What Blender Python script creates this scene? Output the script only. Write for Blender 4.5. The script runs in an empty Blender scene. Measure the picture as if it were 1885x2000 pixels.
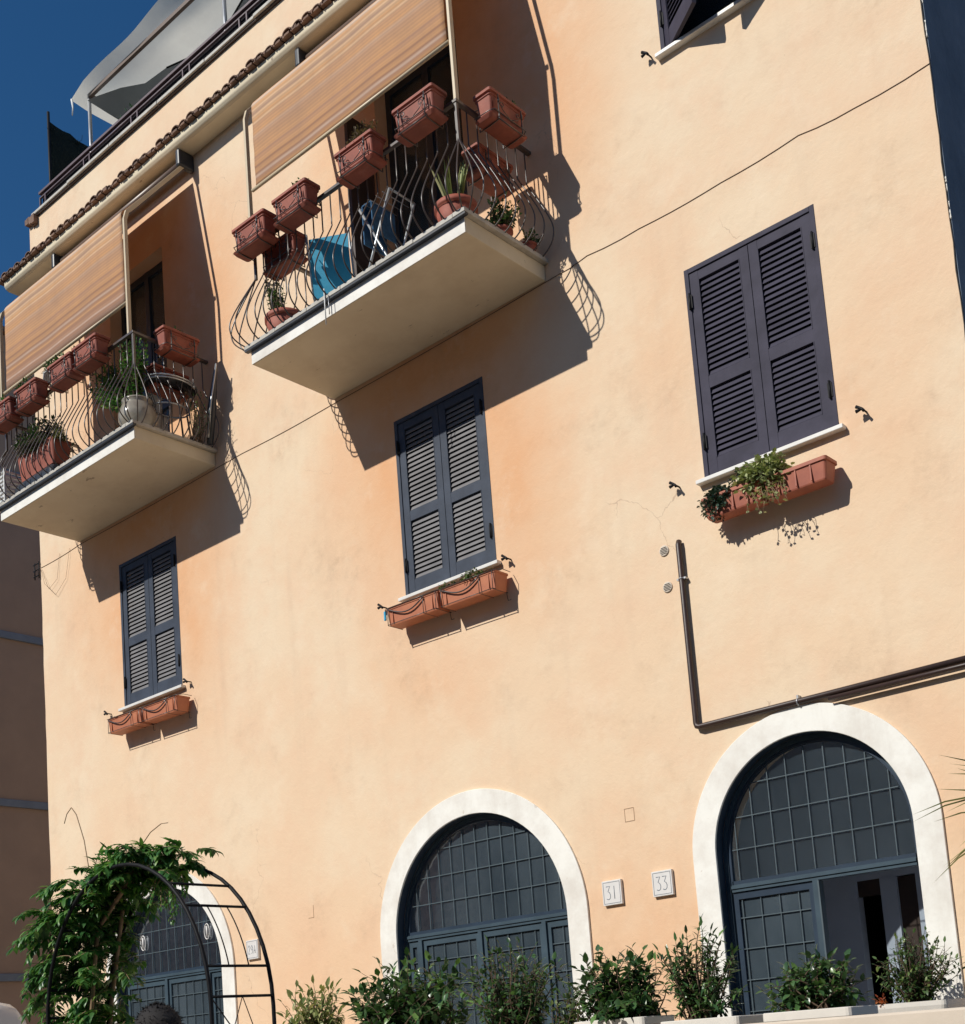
import bpy, bmesh, math, random
from mathutils import Vector, Matrix
from math import radians as R, pi, sin, cos, sqrt
sc = bpy.context.scene
C = sc.collection

# ---------------------------------------------------------------- camera
cam = bpy.data.cameras.new('camera'); co = bpy.data.objects.new('camera', cam); C.objects.link(co)
cr, cu, cw = Vector((.74533, .66245, -.07513)), Vector((.14246, -.04817, .98863)), Vector((-.65130, .74756, .13027))
co.matrix_world = Matrix(((cr.x, cu.x, -cw.x, 0), (cr.y, cu.y, -cw.y, -8.665), (cr.z, cu.z, -cw.z, 1.6), (0, 0, 0, 1)))
cam.sensor_fit = 'HORIZONTAL'; cam.sensor_width = 36; cam.lens = 2571.8 / 1885 * 36
cam.shift_x = (942.5 - 941.97) / 1885; cam.shift_y = (1704.6 - 1000) / 1885
cam.clip_start = .1; cam.clip_end = 3000
sc.camera = co
# ---------------------------------------------------------------- light
SUN = Vector((-.36, -1.035, .882)).normalized()
world = bpy.data.worlds.new('World'); sc.world = world; world.use_nodes = True
nt = world.node_tree; nt.nodes.clear()
sky = nt.nodes.new('ShaderNodeTexSky'); sky.sky_type = 'NISHITA'; sky.sun_disc = False
sky.sun_elevation = math.asin(SUN.z); sky.sun_rotation = math.atan2(SUN.x, SUN.y)
sky.altitude = 0; sky.air_density = 1.0; sky.dust_density = .3; sky.ozone_density = 4.0
bg = nt.nodes.new('ShaderNodeBackground'); bg.inputs['Strength'].default_value = .058
wo = nt.nodes.new('ShaderNodeOutputWorld')
hs = nt.nodes.new('ShaderNodeHueSaturation'); hs.inputs['Saturation'].default_value = 1.26; hs.inputs['Value'].default_value = 1.32
nt.links.new(sky.outputs[0], hs.inputs['Color']); nt.links.new(hs.outputs[0], bg.inputs[0]); nt.links.new(bg.outputs[0], wo.inputs[0])
sl = bpy.data.lights.new('sun', 'SUN'); sl.energy = 4.45; sl.angle = R(.5); sl.color = (1, .96, .88)
so = bpy.data.objects.new('sun', sl); C.objects.link(so); so.location = (-6, -20, 20)
so.rotation_euler = SUN.to_track_quat('Z', 'Y').to_euler()
sc.view_settings.view_transform = 'Standard'; sc.view_settings.look = 'None'
sc.view_settings.exposure = 0; sc.view_settings.gamma = 1

# ---------------------------------------------------------------- helpers
def srgb(r, g, b):
    f = lambda c: ((c / 255 + .055) / 1.055) ** 2.4 if c > 10 else c / 255 / 12.92
    return (f(r), f(g), f(b), 1)

class NB:
    """small node builder"""
    def __init__(s, name):
        s.m = bpy.data.materials.new(name); s.m.use_nodes = True; s.t = s.m.node_tree
        s.p = s.t.nodes['Principled BSDF']; s.tc = None
    def n(s, typ, **kw):
        d = s.t.nodes.new('ShaderNode' + typ)
        for k, v in kw.items():
            if k.startswith('i_'):
                key = k[2:]; d.inputs[int(key) if key.isdigit() else key].default_value = v
            else: setattr(d, k, v)
        return d
    def l(s, a, b): s.t.links.new(a, b)
    def obj(s):
        if not s.tc: s.tc = s.n('TexCoord')
        return s.tc.outputs['Object']
    def pos(s):
        return s.n('NewGeometry').outputs['Position']
    def noise(s, scale, detail=5, rough=.6, vec=None, stretch=None):
        v = vec or s.obj()
        if stretch:
            mp = s.n('Mapping'); mp.inputs['Scale'].default_value = stretch; s.l(v, mp.inputs[0]); v = mp.outputs[0]
        d = s.n('TexNoise'); d.inputs['Scale'].default_value = scale; d.inputs['Detail'].default_value = detail
        d.inputs['Roughness'].default_value = rough; s.l(v, d.inputs['Vector']); return d.outputs['Fac']
    def ramp(s, fac, stops, interp='LINEAR'):
        d = s.n('ValToRGB'); e = d.color_ramp.elements; d.color_ramp.interpolation = interp
        while len(e) < len(stops): e.new(.5)
        for el, (p, c) in zip(e, stops):
            el.position = p; el.color = c if len(c) == 4 else (*c, 1)
        s.l(fac, d.inputs[0]); return d.outputs[0]
    def mix(s, fac, a, b, mode='MIX'):
        d = s.n('MixRGB', blend_type=mode)
        for i, v in ((0, fac), (1, a), (2, b)):
            if hasattr(v, 'is_linked'): s.l(v, d.inputs[i])
            else: d.inputs[i].default_value = v
        return d.outputs[0]
    def math(s, op, a, b=0.0, clamp=False):
        d = s.n('Math', operation=op); d.use_clamp = clamp
        for i, v in ((0, a), (1, b)):
            if hasattr(v, 'is_linked'): s.l(v, d.inputs[i])
            else: d.inputs[i].default_value = v
        return d.outputs[0]
    def bump(s, h, strength=.3, dist=.01):
        d = s.n('Bump'); d.inputs['Strength'].default_value = strength; d.inputs['Distance'].default_value = dist
        s.l(h, d.inputs['Height']); s.l(d.outputs[0], s.p.inputs['Normal'])
    def col(s, c):
        if hasattr(c, 'is_linked'): s.l(c, s.p.inputs['Base Color'])
        else: s.p.inputs['Base Color'].default_value = c
    def rough(s, v):
        if hasattr(v, 'is_linked'): s.l(v, s.p.inputs['Roughness'])
        else: s.p.inputs['Roughness'].default_value = v

def simple(name, c, rough=.7, var=.25, scale=6, bump=.15, metal=0, c2=None, spec=None, bscale=None, bdist=.003):
    b = NB(name); c2 = c2 or tuple(x * (1 - var) for x in c[:3]) + (1,)
    f = b.noise(scale); b.col(b.ramp(f, [(.3, c2), (.7, c)])); b.rough(rough); b.p.inputs['Metallic'].default_value = metal
    if spec is not None: b.p.inputs['Specular IOR Level'].default_value = spec
    if bump: b.bump(b.noise(bscale or scale * 9, 4), bump, bdist)
    return b.m

# ---- materials
def mat_plaster():
    b = NB('weathered_apricot_plaster'); P = b.pos()
    big = b.noise(.55, 6, .62, P); mid = b.noise(2.3, 7, .65, P); fine = b.noise(22, 5, .7, P)
    cream, peach, orange = (.785, .625, .45, 1), (.775, .58, .40, 1), (.74, .40, .21, 1)
    base = b.mix(b.ramp(big, [(.42, (0, 0, 0, 1)), (.58, (1, 1, 1, 1))]), cream, peach)
    base = b.mix(b.math('MULTIPLY', b.ramp(b.noise(1.25, 7, .68, P), [(.46, (0, 0, 0, 1)), (.62, (1, 1, 1, 1))]), .55), base, (.765, .53, .36, 1))
    # unfaded render: sheltered below balconies, beside shutters and low on the wall
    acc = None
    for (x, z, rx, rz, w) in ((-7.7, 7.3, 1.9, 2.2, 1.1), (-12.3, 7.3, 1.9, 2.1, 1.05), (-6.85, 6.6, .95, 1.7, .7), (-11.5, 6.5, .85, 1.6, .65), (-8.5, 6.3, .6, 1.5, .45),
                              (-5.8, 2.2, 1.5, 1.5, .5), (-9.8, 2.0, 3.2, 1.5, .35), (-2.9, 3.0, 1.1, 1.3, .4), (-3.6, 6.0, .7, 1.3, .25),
                              (-7.3, 10.0, 2.2, 2.3, 1.3), (-12.0, 10.0, 2.2, 2.3, 1.3), (-8.1, 5.0, 1.2, .9, .4), (-5.15, 7.2, .5, 1.3, .25)):  # pair behind the awnings boosted to redden the shaded wall
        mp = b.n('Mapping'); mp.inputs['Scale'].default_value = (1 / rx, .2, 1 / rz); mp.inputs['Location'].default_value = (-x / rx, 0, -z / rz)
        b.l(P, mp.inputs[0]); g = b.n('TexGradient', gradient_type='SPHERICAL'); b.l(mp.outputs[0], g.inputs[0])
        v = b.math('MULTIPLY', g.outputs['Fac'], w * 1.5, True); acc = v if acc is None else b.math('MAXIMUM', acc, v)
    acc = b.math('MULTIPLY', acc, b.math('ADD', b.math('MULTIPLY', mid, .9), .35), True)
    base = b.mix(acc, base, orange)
    # grey-brown grime in cloudy smudges
    grime = b.math('MULTIPLY', b.ramp(b.noise(1.15, 7, .68, P), [(.52, (0, 0, 0, 1)), (.72, (1, 1, 1, 1))]), b.ramp(b.noise(7, 6, .75, P), [(.4, (0, 0, 0, 1)), (.68, (1, 1, 1, 1))]))
    base = b.mix(b.math('MULTIPLY', grime, .62), base, (.48, .33, .22, 1))
    streak = b.ramp(b.noise(1.0, 5, .6, P, (3.2, 1, .22)), [(.57, (0, 0, 0, 1)), (.74, (1, 1, 1, 1))])
    base = b.mix(b.math('MULTIPLY', streak, .16), base, (.5, .36, .26, 1))
    speck = b.ramp(b.noise(34, 3, .5, P), [(.70, (0, 0, 0, 1)), (.76, (1, 1, 1, 1))])
    base = b.mix(b.math('MULTIPLY', speck, .25), base, (.4, .26, .17, 1))
    vo = b.n('TexVoronoi', feature='DISTANCE_TO_EDGE'); vo.inputs['Scale'].default_value = .9
    wv = b.n('VectorMath', operation='ADD'); nn = b.n('TexNoise'); nn.inputs['Scale'].default_value = 2.2; nn.inputs['Detail'].default_value = 6; b.l(P, nn.inputs['Vector'])
    sc2 = b.n('VectorMath', operation='SCALE'); sc2.inputs['Scale'].default_value = .55; b.l(nn.outputs['Color'], sc2.inputs[0]); b.l(P, wv.inputs[0]); b.l(sc2.outputs[0], wv.inputs[1]); b.l(wv.outputs[0], vo.inputs['Vector'])
    crk = b.math('MULTIPLY', b.ramp(vo.outputs['Distance'], [(0, (1, 1, 1, 1)), (.0035, (0, 0, 0, 1))]), b.ramp(b.noise(.8, 3, .5, P), [(.60, (0, 0, 0, 1)), (.66, (1, 1, 1, 1))]))
    base = b.mix(b.math('MULTIPLY', crk, .55), base, (.36, .24, .17, 1))
    pale = b.ramp(b.noise(1.7, 6, .7, P), [(.55, (0, 0, 0, 1)), (.70, (1, 1, 1, 1))])
    base = b.mix(b.math('MULTIPLY', pale, .35), base, (.84, .70, .53, 1))
    b.col(base); b.rough(.92); b.p.inputs['Specular IOR Level'].default_value = .15
    h = b.math('ADD', b.math('MULTIPLY', fine, .5), b.math('MULTIPLY', mid, 2.2)); b.bump(h, .36, .013)
    return b.m
M = {}
M['plaster'] = mat_plaster()
def mat_white_surround():
    b = NB('white_painted_surround'); P = b.pos()
    g = b.ramp(b.noise(2.2, 7, .7, P), [(.42, (.85, .835, .78, 1)), (.66, (.70, .66, .60, 1))])
    g2 = b.ramp(b.noise(1.4, 6, .7, P, (3, 1, .35)), [(.52, (0, 0, 0, 1)), (.72, (1, 1, 1, 1))]); g = b.mix(b.math('MULTIPLY', g2, .3), g, (.55, .50, .43, 1))
    g3 = b.ramp(b.noise(11, 4, .6, P), [(.70, (0, 0, 0, 1)), (.73, (1, 1, 1, 1))]); g = b.mix(b.math('MULTIPLY', g3, .4), g, (.45, .36, .28, 1))
    b.col(g); b.rough(.75); b.bump(b.noise(14, 5, .6, P), .3, .004); return b.m
M['white'] = mat_white_surround()
def mat_soffit():
    b = NB('cream_painted_concrete'); P = b.pos()
    base = b.ramp(b.noise(1.6, 6, .65, P), [(.35, (.70, .62, .46, 1)), (.7, (.62, .53, .38, 1))])
    spot = b.ramp(b.noise(4.2, 5, .7, P, (.8, 2.0, 1)), [(.66, (0, 0, 0, 1)), (.675, (1, 1, 1, 1))])
    st2 = b.ramp(b.noise(1.4, 6, .7, P), [(.48, (0, 0, 0, 1)), (.68, (1, 1, 1, 1))]); base = b.mix(b.math('MULTIPLY', st2, .3), base, (.42, .33, .22, 1))
    b.col(b.mix(b.math('MULTIPLY', spot, .6), base, (.16, .11, .08, 1))); b.rough(.85); b.bump(b.noise(20, 5, .6, P), .25, .004); return b.m
M['soffit'] = mat_soffit()
M['marble'] = simple('grey_travertine', (.55, .52, .46, 1), .6, .35, 9, .2)
M['sill'] = simple('white_marble_sill', (.78, .76, .72, 1), .45, .15, 7, .1)
def mat_side():
    b = NB('dark_slate_render'); P = b.pos()
    base = b.ramp(b.noise(1.3, 7, .7, P), [(.3, (.075, .105, .15, 1)), (.7, (.16, .20, .26, 1))])
    peel = b.ramp(b.noise(2.8, 5, .65, P, (1, 1, .6)), [(.66, (0, 0, 0, 1)), (.69, (1, 1, 1, 1))])
    b.col(b.mix(b.math('MULTIPLY', peel, .8), base, (.03, .03, .045, 1))); b.rough(.9); b.bump(b.noise(9, 7, .7, P), .6, .02); return b.m
M['side'] = mat_side()
M['tile'] = simple('weathered_roof_tile', (.27, .16, .11, 1), .9, .6, 7, .4, c2=(.09, .06, .05, 1), bdist=.006)
M['shutter'] = simple('grey_violet_paint', (.064, .060, .088, 1), .62, .35, 4, .2, spec=.12)
M['shutter_blue'] = simple('sky_tinted_grey_paint', (.062, .076, .106, 1), .55, .35, 4, .2, spec=.2)  # same shutter paint, blued to imitate the sky's reflection
M['slat_grey'] = simple('sheen_lightened_grey', (.205, .20, .205, 1), .5, .3, 4, .15, spec=.3)  # slats lightened in colour to imitate their sunlit sheen
M['iron'] = simple('dark_wrought_iron', (.09, .07, .06, 1), .36, .4, 12, .2, c2=(.045, .03, .025, 1), bdist=.001, spec=.8)
M['black_iron'] = simple('black_painted_iron', (.014, .014, .016, 1), .55, .3, 12, .1, spec=.15)
M['rust'] = simple('dark_brown_pipe_paint', (.028, .014, .012, 1), .45, .4, 8, .2, c2=(.05, .026, .02, 1))
M['steel'] = simple('galvanised_steel', (.45, .46, .48, 1), .4, .25, 10, .05, .7)
M['terracotta'] = simple('terracotta_clay', (.31, .092, .06, 1), .55, .3, 7, .15, c2=(.21, .06, .042, 1))
def mat_clay():
    b = NB('terracotta_clay'); oi = b.n('ObjectInfo'); ad = b.n('VectorMath', operation='ADD'); cx = b.n('CombineXYZ')
    b.l(b.math('MULTIPLY', oi.outputs['Random'], 31.0), cx.inputs[0]); b.l(b.obj(), ad.inputs[0]); b.l(cx.outputs[0], ad.inputs[1]); V = ad.outputs[0]
    c = b.ramp(b.noise(6, 6, .65, V), [(.3, (.23, .055, .035, 1)), (.7, (.40, .10, .056, 1))])
    c = b.mix(b.math('MULTIPLY', oi.outputs['Random'], .35), c, (.26, .10, .075, 1))
    lime = b.ramp(b.noise(9, 7, .75, V), [(.56, (0, 0, 0, 1)), (.72, (1, 1, 1, 1))]); c = b.mix(b.math('MULTIPLY', lime, .16), c, (.48, .33, .27, 1))
    dirt = b.ramp(b.noise(4, 6, .7, V, (1, 1, .5)), [(.55, (0, 0, 0, 1)), (.75, (1, 1, 1, 1))]); c = b.mix(b.math('MULTIPLY', dirt, .4), c, (.07, .04, .03, 1))
    b.col(c); b.rough(.68); b.bump(b.noise(30, 5, .6, V), .25, .003); return b.m
M['terracotta'] = mat_clay()
M['orange_pot'] = simple('orange_plastic', (.55, .20, .095, 1), .55, .2, 6, .08, c2=(.42, .135, .07, 1))
M['clay_orange'] = simple('orange_clay', (.44, .135, .075, 1), .6, .3, 6, .15, c2=(.30, .085, .055, 1))  # clay colour of the troughs under the right window
M['soil'] = simple('potting_soil', (.045, .03, .022, 1), 1, .5, 20, .8, bdist=.01)
M['beige_metal'] = simple('cream_enamelled_metal', (.62, .50, .33, 1), .45, .1, 6, .03)
M['brown_metal'] = simple('brown_enamelled_metal', (.16, .11, .085, 1), .4, .2, 6, .03)
M['rail_purple'] = simple('maroon_rail_paint', (.13, .085, .095, 1), .45, .3, 9, .1)
M['reed'] = simple('dark_privacy_netting', (.022, .018, .026, 1), .95, .5, 40, .5, bdist=.004)
M['green_net'] = simple('dark_green_netting', (.012, .022, .016, 1), .98, .6, 30, .8, bdist=.01)
M['door_paint'] = simple('slate_blue_door_paint', (.055, .088, .115, 1), .5, .3, 5, .12, spec=.25)
M['door_dark'] = simple('dark_slate_door_paint', (.03, .05, .08, 1), .35, .25, 6, .08, spec=.5)
M['lead'] = simple('grey_glazing_bars', (.085, .12, .14, 1), .6, .3, 9, .05, .1)
M['plate'] = simple('white_marble_plate', (.74, .72, .70, 1), .4, .08, 14, .05)
M['ink'] = simple('engraved_grey', (.13, .16, .20, 1), .7, .1, 10, 0)
M['stone'] = simple('pale_beige_stucco', (.66, .57, .47, 1), .85, .15, 3, .3, bdist=.004)
M['planter'] = simple('off_white_planter', (.72, .68, .62, 1), .6, .15, 4, .15)
M['street'] = simple('basalt_cobbles', (.29, .24, .195, 1), .85, .35, 3, .5, bdist=.02)
M['paving'] = simple('travertine_paving', (.42, .37, .31, 1), .8, .25, 3, .3, bdist=.01)
M['room'] = simple('blue_grey_room_paint', (.56, .63, .74, 1), .9, .1, 2, .05)
M['dark'] = simple('unlit_room_dark', (.02, .02, .026, 1), .95, .3, 3, 0)  # near black standing in for unlit rooms and open slots
M['brown_door'] = simple('brown_wood', (.07, .045, .035, 1), .5, .3, 5, .1)
M['blue'] = simple('turquoise_canvas', (.05, .40, .64, 1), .7, .15, 6, .1)
M['alu'] = simple('brushed_aluminium', (.55, .58, .6, 1), .35, .15, 8, .05, .6)
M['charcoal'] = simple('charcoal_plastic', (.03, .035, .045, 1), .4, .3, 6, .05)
M['whiteplastic'] = simple('white_plastic', (.72, .72, .70, 1), .5, .1, 6, .05)
M['glaze'] = simple('glazed_stoneware', (.42, .39, .32, 1), .22, .3, 5, .1, c2=(.20, .17, .14, 1))
M['stem'] = simple('brown_bark', (.13, .085, .055, 1), .9, .4, 20, .4)
M['vine'] = simple('pale_vine_stem', (.34, .22, .13, 1), .8, .3, 20, .1)
M['vanpaint'] = simple('pale_grey_car_paint', (.55, .57, .6, 1), .25, .05, 2, 0)
M['tyre'] = simple('tyre_rubber', (.02, .02, .02, 1), .8, .3, 20, .2)
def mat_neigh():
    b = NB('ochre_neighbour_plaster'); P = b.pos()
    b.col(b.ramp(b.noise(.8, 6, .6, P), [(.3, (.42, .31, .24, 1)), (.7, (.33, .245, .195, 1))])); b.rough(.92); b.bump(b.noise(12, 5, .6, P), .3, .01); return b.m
M['neigh'] = mat_neigh()
M['band'] = simple('blue_grey_string_course', (.20, .25, .33, 1), .8, .2, 3, .2)
def mat_glass(name, tint, transp):
    b = NB(name); t = b.t; t.nodes.remove(b.p)
    tr = b.n('BsdfTransparent'); tr.inputs[0].default_value = tint
    df = b.n('BsdfDiffuse'); b.l(b.ramp(b.noise(1.3, 5, .65, None, (1, 1, .5)), [(.35, (.045, .064, .08, 1)), (.7, (.10, .13, .155, 1))]), df.inputs[0])  # mottled dust tone also stands in for uneven reflections
    gl = b.n('BsdfGlossy'); gl.inputs['Roughness'].default_value = .12; gl.inputs[0].default_value = (.8, .85, .9, 1)
    fr = b.n('Fresnel'); fr.inputs[0].default_value = 1.45
    m1 = b.n('MixShader'); m1.inputs[0].default_value = transp; b.l(df.outputs[0], m1.inputs[1]); b.l(tr.outputs[0], m1.inputs[2])
    m2 = b.n('MixShader'); b.l(fr.outputs[0], m2.inputs[0]); b.l(m1.outputs[0], m2.inputs[1]); b.l(gl.outputs[0], m2.inputs[2])
    nz = b.n('Bump'); nz.inputs['Strength'].default_value = .5; nz.inputs['Distance'].default_value = .05
    b.l(b.noise(2.5, 2, .5), nz.inputs['Height']); b.l(nz.outputs[0], gl.inputs['Normal'])
    out = [n for n in t.nodes if n.type == 'OUTPUT_MATERIAL'][0]; b.l(m2.outputs[0], out.inputs[0]); return b.m
M['glass'] = mat_glass('dusty_window_glass', (.95, .97, .98, 1), .82)
M['glass_dark'] = mat_glass('dusty_dark_glass', (.6, .65, .7, 1), .3)
def mat_leaf(name, c1, c2, c3=None, rough=.4, trans=.25):
    b = NB(name); g = b.n('NewGeometry'); st = [(0, c1), (.75, c2)] + ([(1, c3)] if c3 else [])
    c = b.ramp(g.outputs['Random Per Island'], st); b.col(c); b.rough(rough)
    tb = b.n('BsdfTranslucent'); b.l(b.mix(1, c, (.9, 1.0, .5, 1), 'MULTIPLY'), tb.inputs[0])
    mx = b.n('MixShader'); mx.inputs[0].default_value = trans
    out = [n for n in b.t.nodes if n.type == 'OUTPUT_MATERIAL'][0]
    b.l(b.p.outputs[0], mx.inputs[1]); b.l(tb.outputs[0], mx.inputs[2]); b.l(mx.outputs[0], out.inputs[0]); return b.m
M['leaf_dark'] = mat_leaf('glossy_dark_leaves', (.03, .075, .03, 1), (.07, .15, .05, 1), (.16, .28, .08, 1), .3, .22)
M['leaf_mid'] = mat_leaf('mid_green_leaves', (.04, .085, .03, 1), (.09, .16, .05, 1), (.20, .25, .07, 1), .45)
M['leaf_ivy'] = mat_leaf('fresh_green_leaves', (.035, .12, .035, 1), (.10, .25, .065, 1), (.26, .42, .13, 1), .38, .38)
M['leaf_light'] = mat_leaf('yellow_green_leaves', (.16, .22, .07, 1), (.32, .36, .14, 1), (.5, .42, .2, 1), .5)
M['leaf_pale'] = mat_leaf('pale_grey_green_leaves', (.20, .25, .10, 1), (.40, .44, .20, 1), (.52, .52, .28, 1), .6)
M['leaf_brown'] = mat_leaf('dry_brownish_leaves', (.09, .07, .045, 1), (.20, .15, .09, 1), (.32, .22, .16, 1), .7)
M['leaf_blue'] = mat_leaf('blue_green_succulent_leaves', (.025, .06, .045, 1), (.06, .11, .075, 1), (.12, .18, .11, 1), .45, .1)
M['spike'] = mat_leaf('striped_spiky_leaves', (.12, .17, .05, 1), (.30, .34, .12, 1), (.45, .42, .2, 1), .45, .2)
M['white_flower'] = mat_leaf('white_petals', (.7, .68, .6, 1), (.8, .8, .75, 1), None, .6)
M['red_flower'] = mat_leaf('orange_red_petals', (.6, .12, .05, 1), (.7, .25, .1, 1), None, .6)
def mat_awning():
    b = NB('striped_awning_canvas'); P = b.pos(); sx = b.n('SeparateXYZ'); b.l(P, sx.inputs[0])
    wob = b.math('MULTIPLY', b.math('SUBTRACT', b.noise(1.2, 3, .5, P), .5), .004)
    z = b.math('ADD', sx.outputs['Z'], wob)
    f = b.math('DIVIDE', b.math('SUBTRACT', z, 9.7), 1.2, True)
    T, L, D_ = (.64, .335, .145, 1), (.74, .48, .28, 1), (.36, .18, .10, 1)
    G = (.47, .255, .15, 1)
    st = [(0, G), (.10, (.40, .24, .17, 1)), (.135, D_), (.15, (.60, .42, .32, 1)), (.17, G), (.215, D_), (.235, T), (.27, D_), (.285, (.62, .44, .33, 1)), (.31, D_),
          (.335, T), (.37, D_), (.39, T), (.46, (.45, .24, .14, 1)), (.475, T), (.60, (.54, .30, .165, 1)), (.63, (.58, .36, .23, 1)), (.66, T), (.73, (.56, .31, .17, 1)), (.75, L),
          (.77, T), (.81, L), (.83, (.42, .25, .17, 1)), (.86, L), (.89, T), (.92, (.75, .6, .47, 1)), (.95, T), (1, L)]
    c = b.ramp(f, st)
    c = b.mix(b.math('MULTIPLY', b.ramp(b.noise(2.5, 6, .7, P), [(.45, (0, 0, 0, 1)), (.8, (1, 1, 1, 1))]), .35), c, (.28, .18, .13, 1))
    vf = b.ramp(b.noise(1.0, 3, .6, P, (4, 1, .3)), [(.4, (0, 0, 0, 1)), (.7, (1, 1, 1, 1))])
    c = b.mix(b.math('MULTIPLY', vf, .2), c, (.38, .22, .15, 1))
    rib = b.math('SINE', b.math('MULTIPLY', sx.outputs['Z'], 2 * pi / .034))
    c = b.mix(b.math('MULTIPLY', b.math('ADD', rib, 1), .11), c, (.22, .12, .08, 1))
    b.col(c); b.rough(.85); b.bump(b.noise(1.3, 4, .5, P, (1.5, 1, 9)), .2, .006)
    tb = b.n('BsdfTranslucent'); b.l(c, tb.inputs[0]); mx = b.n('MixShader'); mx.inputs[0].default_value = .12
    out = [n for n in b.t.nodes if n.type == 'OUTPUT_MATERIAL'][0]
    b.l(b.p.outputs[0], mx.inputs[1]); b.l(tb.outputs[0], mx.inputs[2]); b.l(mx.outputs[0], out.inputs[0]); return b.m
M['awning'] = mat_awning()
def mat_canopy():
    b = NB('cream_canopy_cloth'); c = b.ramp(b.noise(1.5, 6, .65), [(.35, (.86, .82, .71, 1)), (.7, (.74, .70, .61, 1))])
    b.col(c); b.rough(.8); tb = b.n('BsdfTranslucent'); b.l(c, tb.inputs[0]); mx = b.n('MixShader'); mx.inputs[0].default_value = .62
    b.bump(b.noise(3, 4, .5), .5, .03)
    out = [n for n in b.t.nodes if n.type == 'OUTPUT_MATERIAL'][0]
    b.l(b.p.outputs[0], mx.inputs[1]); b.l(tb.outputs[0], mx.inputs[2]); b.l(mx.outputs[0], out.inputs[0]); return b.m
M['canopy'] = mat_canopy()
M['shaded_rear_sheet'] = simple('shaded_canopy_grey', (.42, .47, .50, 1), .85, .2, 2, .3)  # grey stands in for the shaded underside of the canopy
M['skin'] = simple('skin', (.42, .22, .15, 1), .5, .1, 10, .05)
M['hair'] = simple('dark_hair', (.010, .007, .007, 1), .75, .3, 60, .5, bdist=.004)
M['shirt'] = simple('dark_shirt_cloth', (.04, .05, .08, 1), .85, .2, 10, .1)
M['trousers'] = simple('dark_trouser_cloth', (.03, .03, .04, 1), .85, .2, 10, .1)

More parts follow.
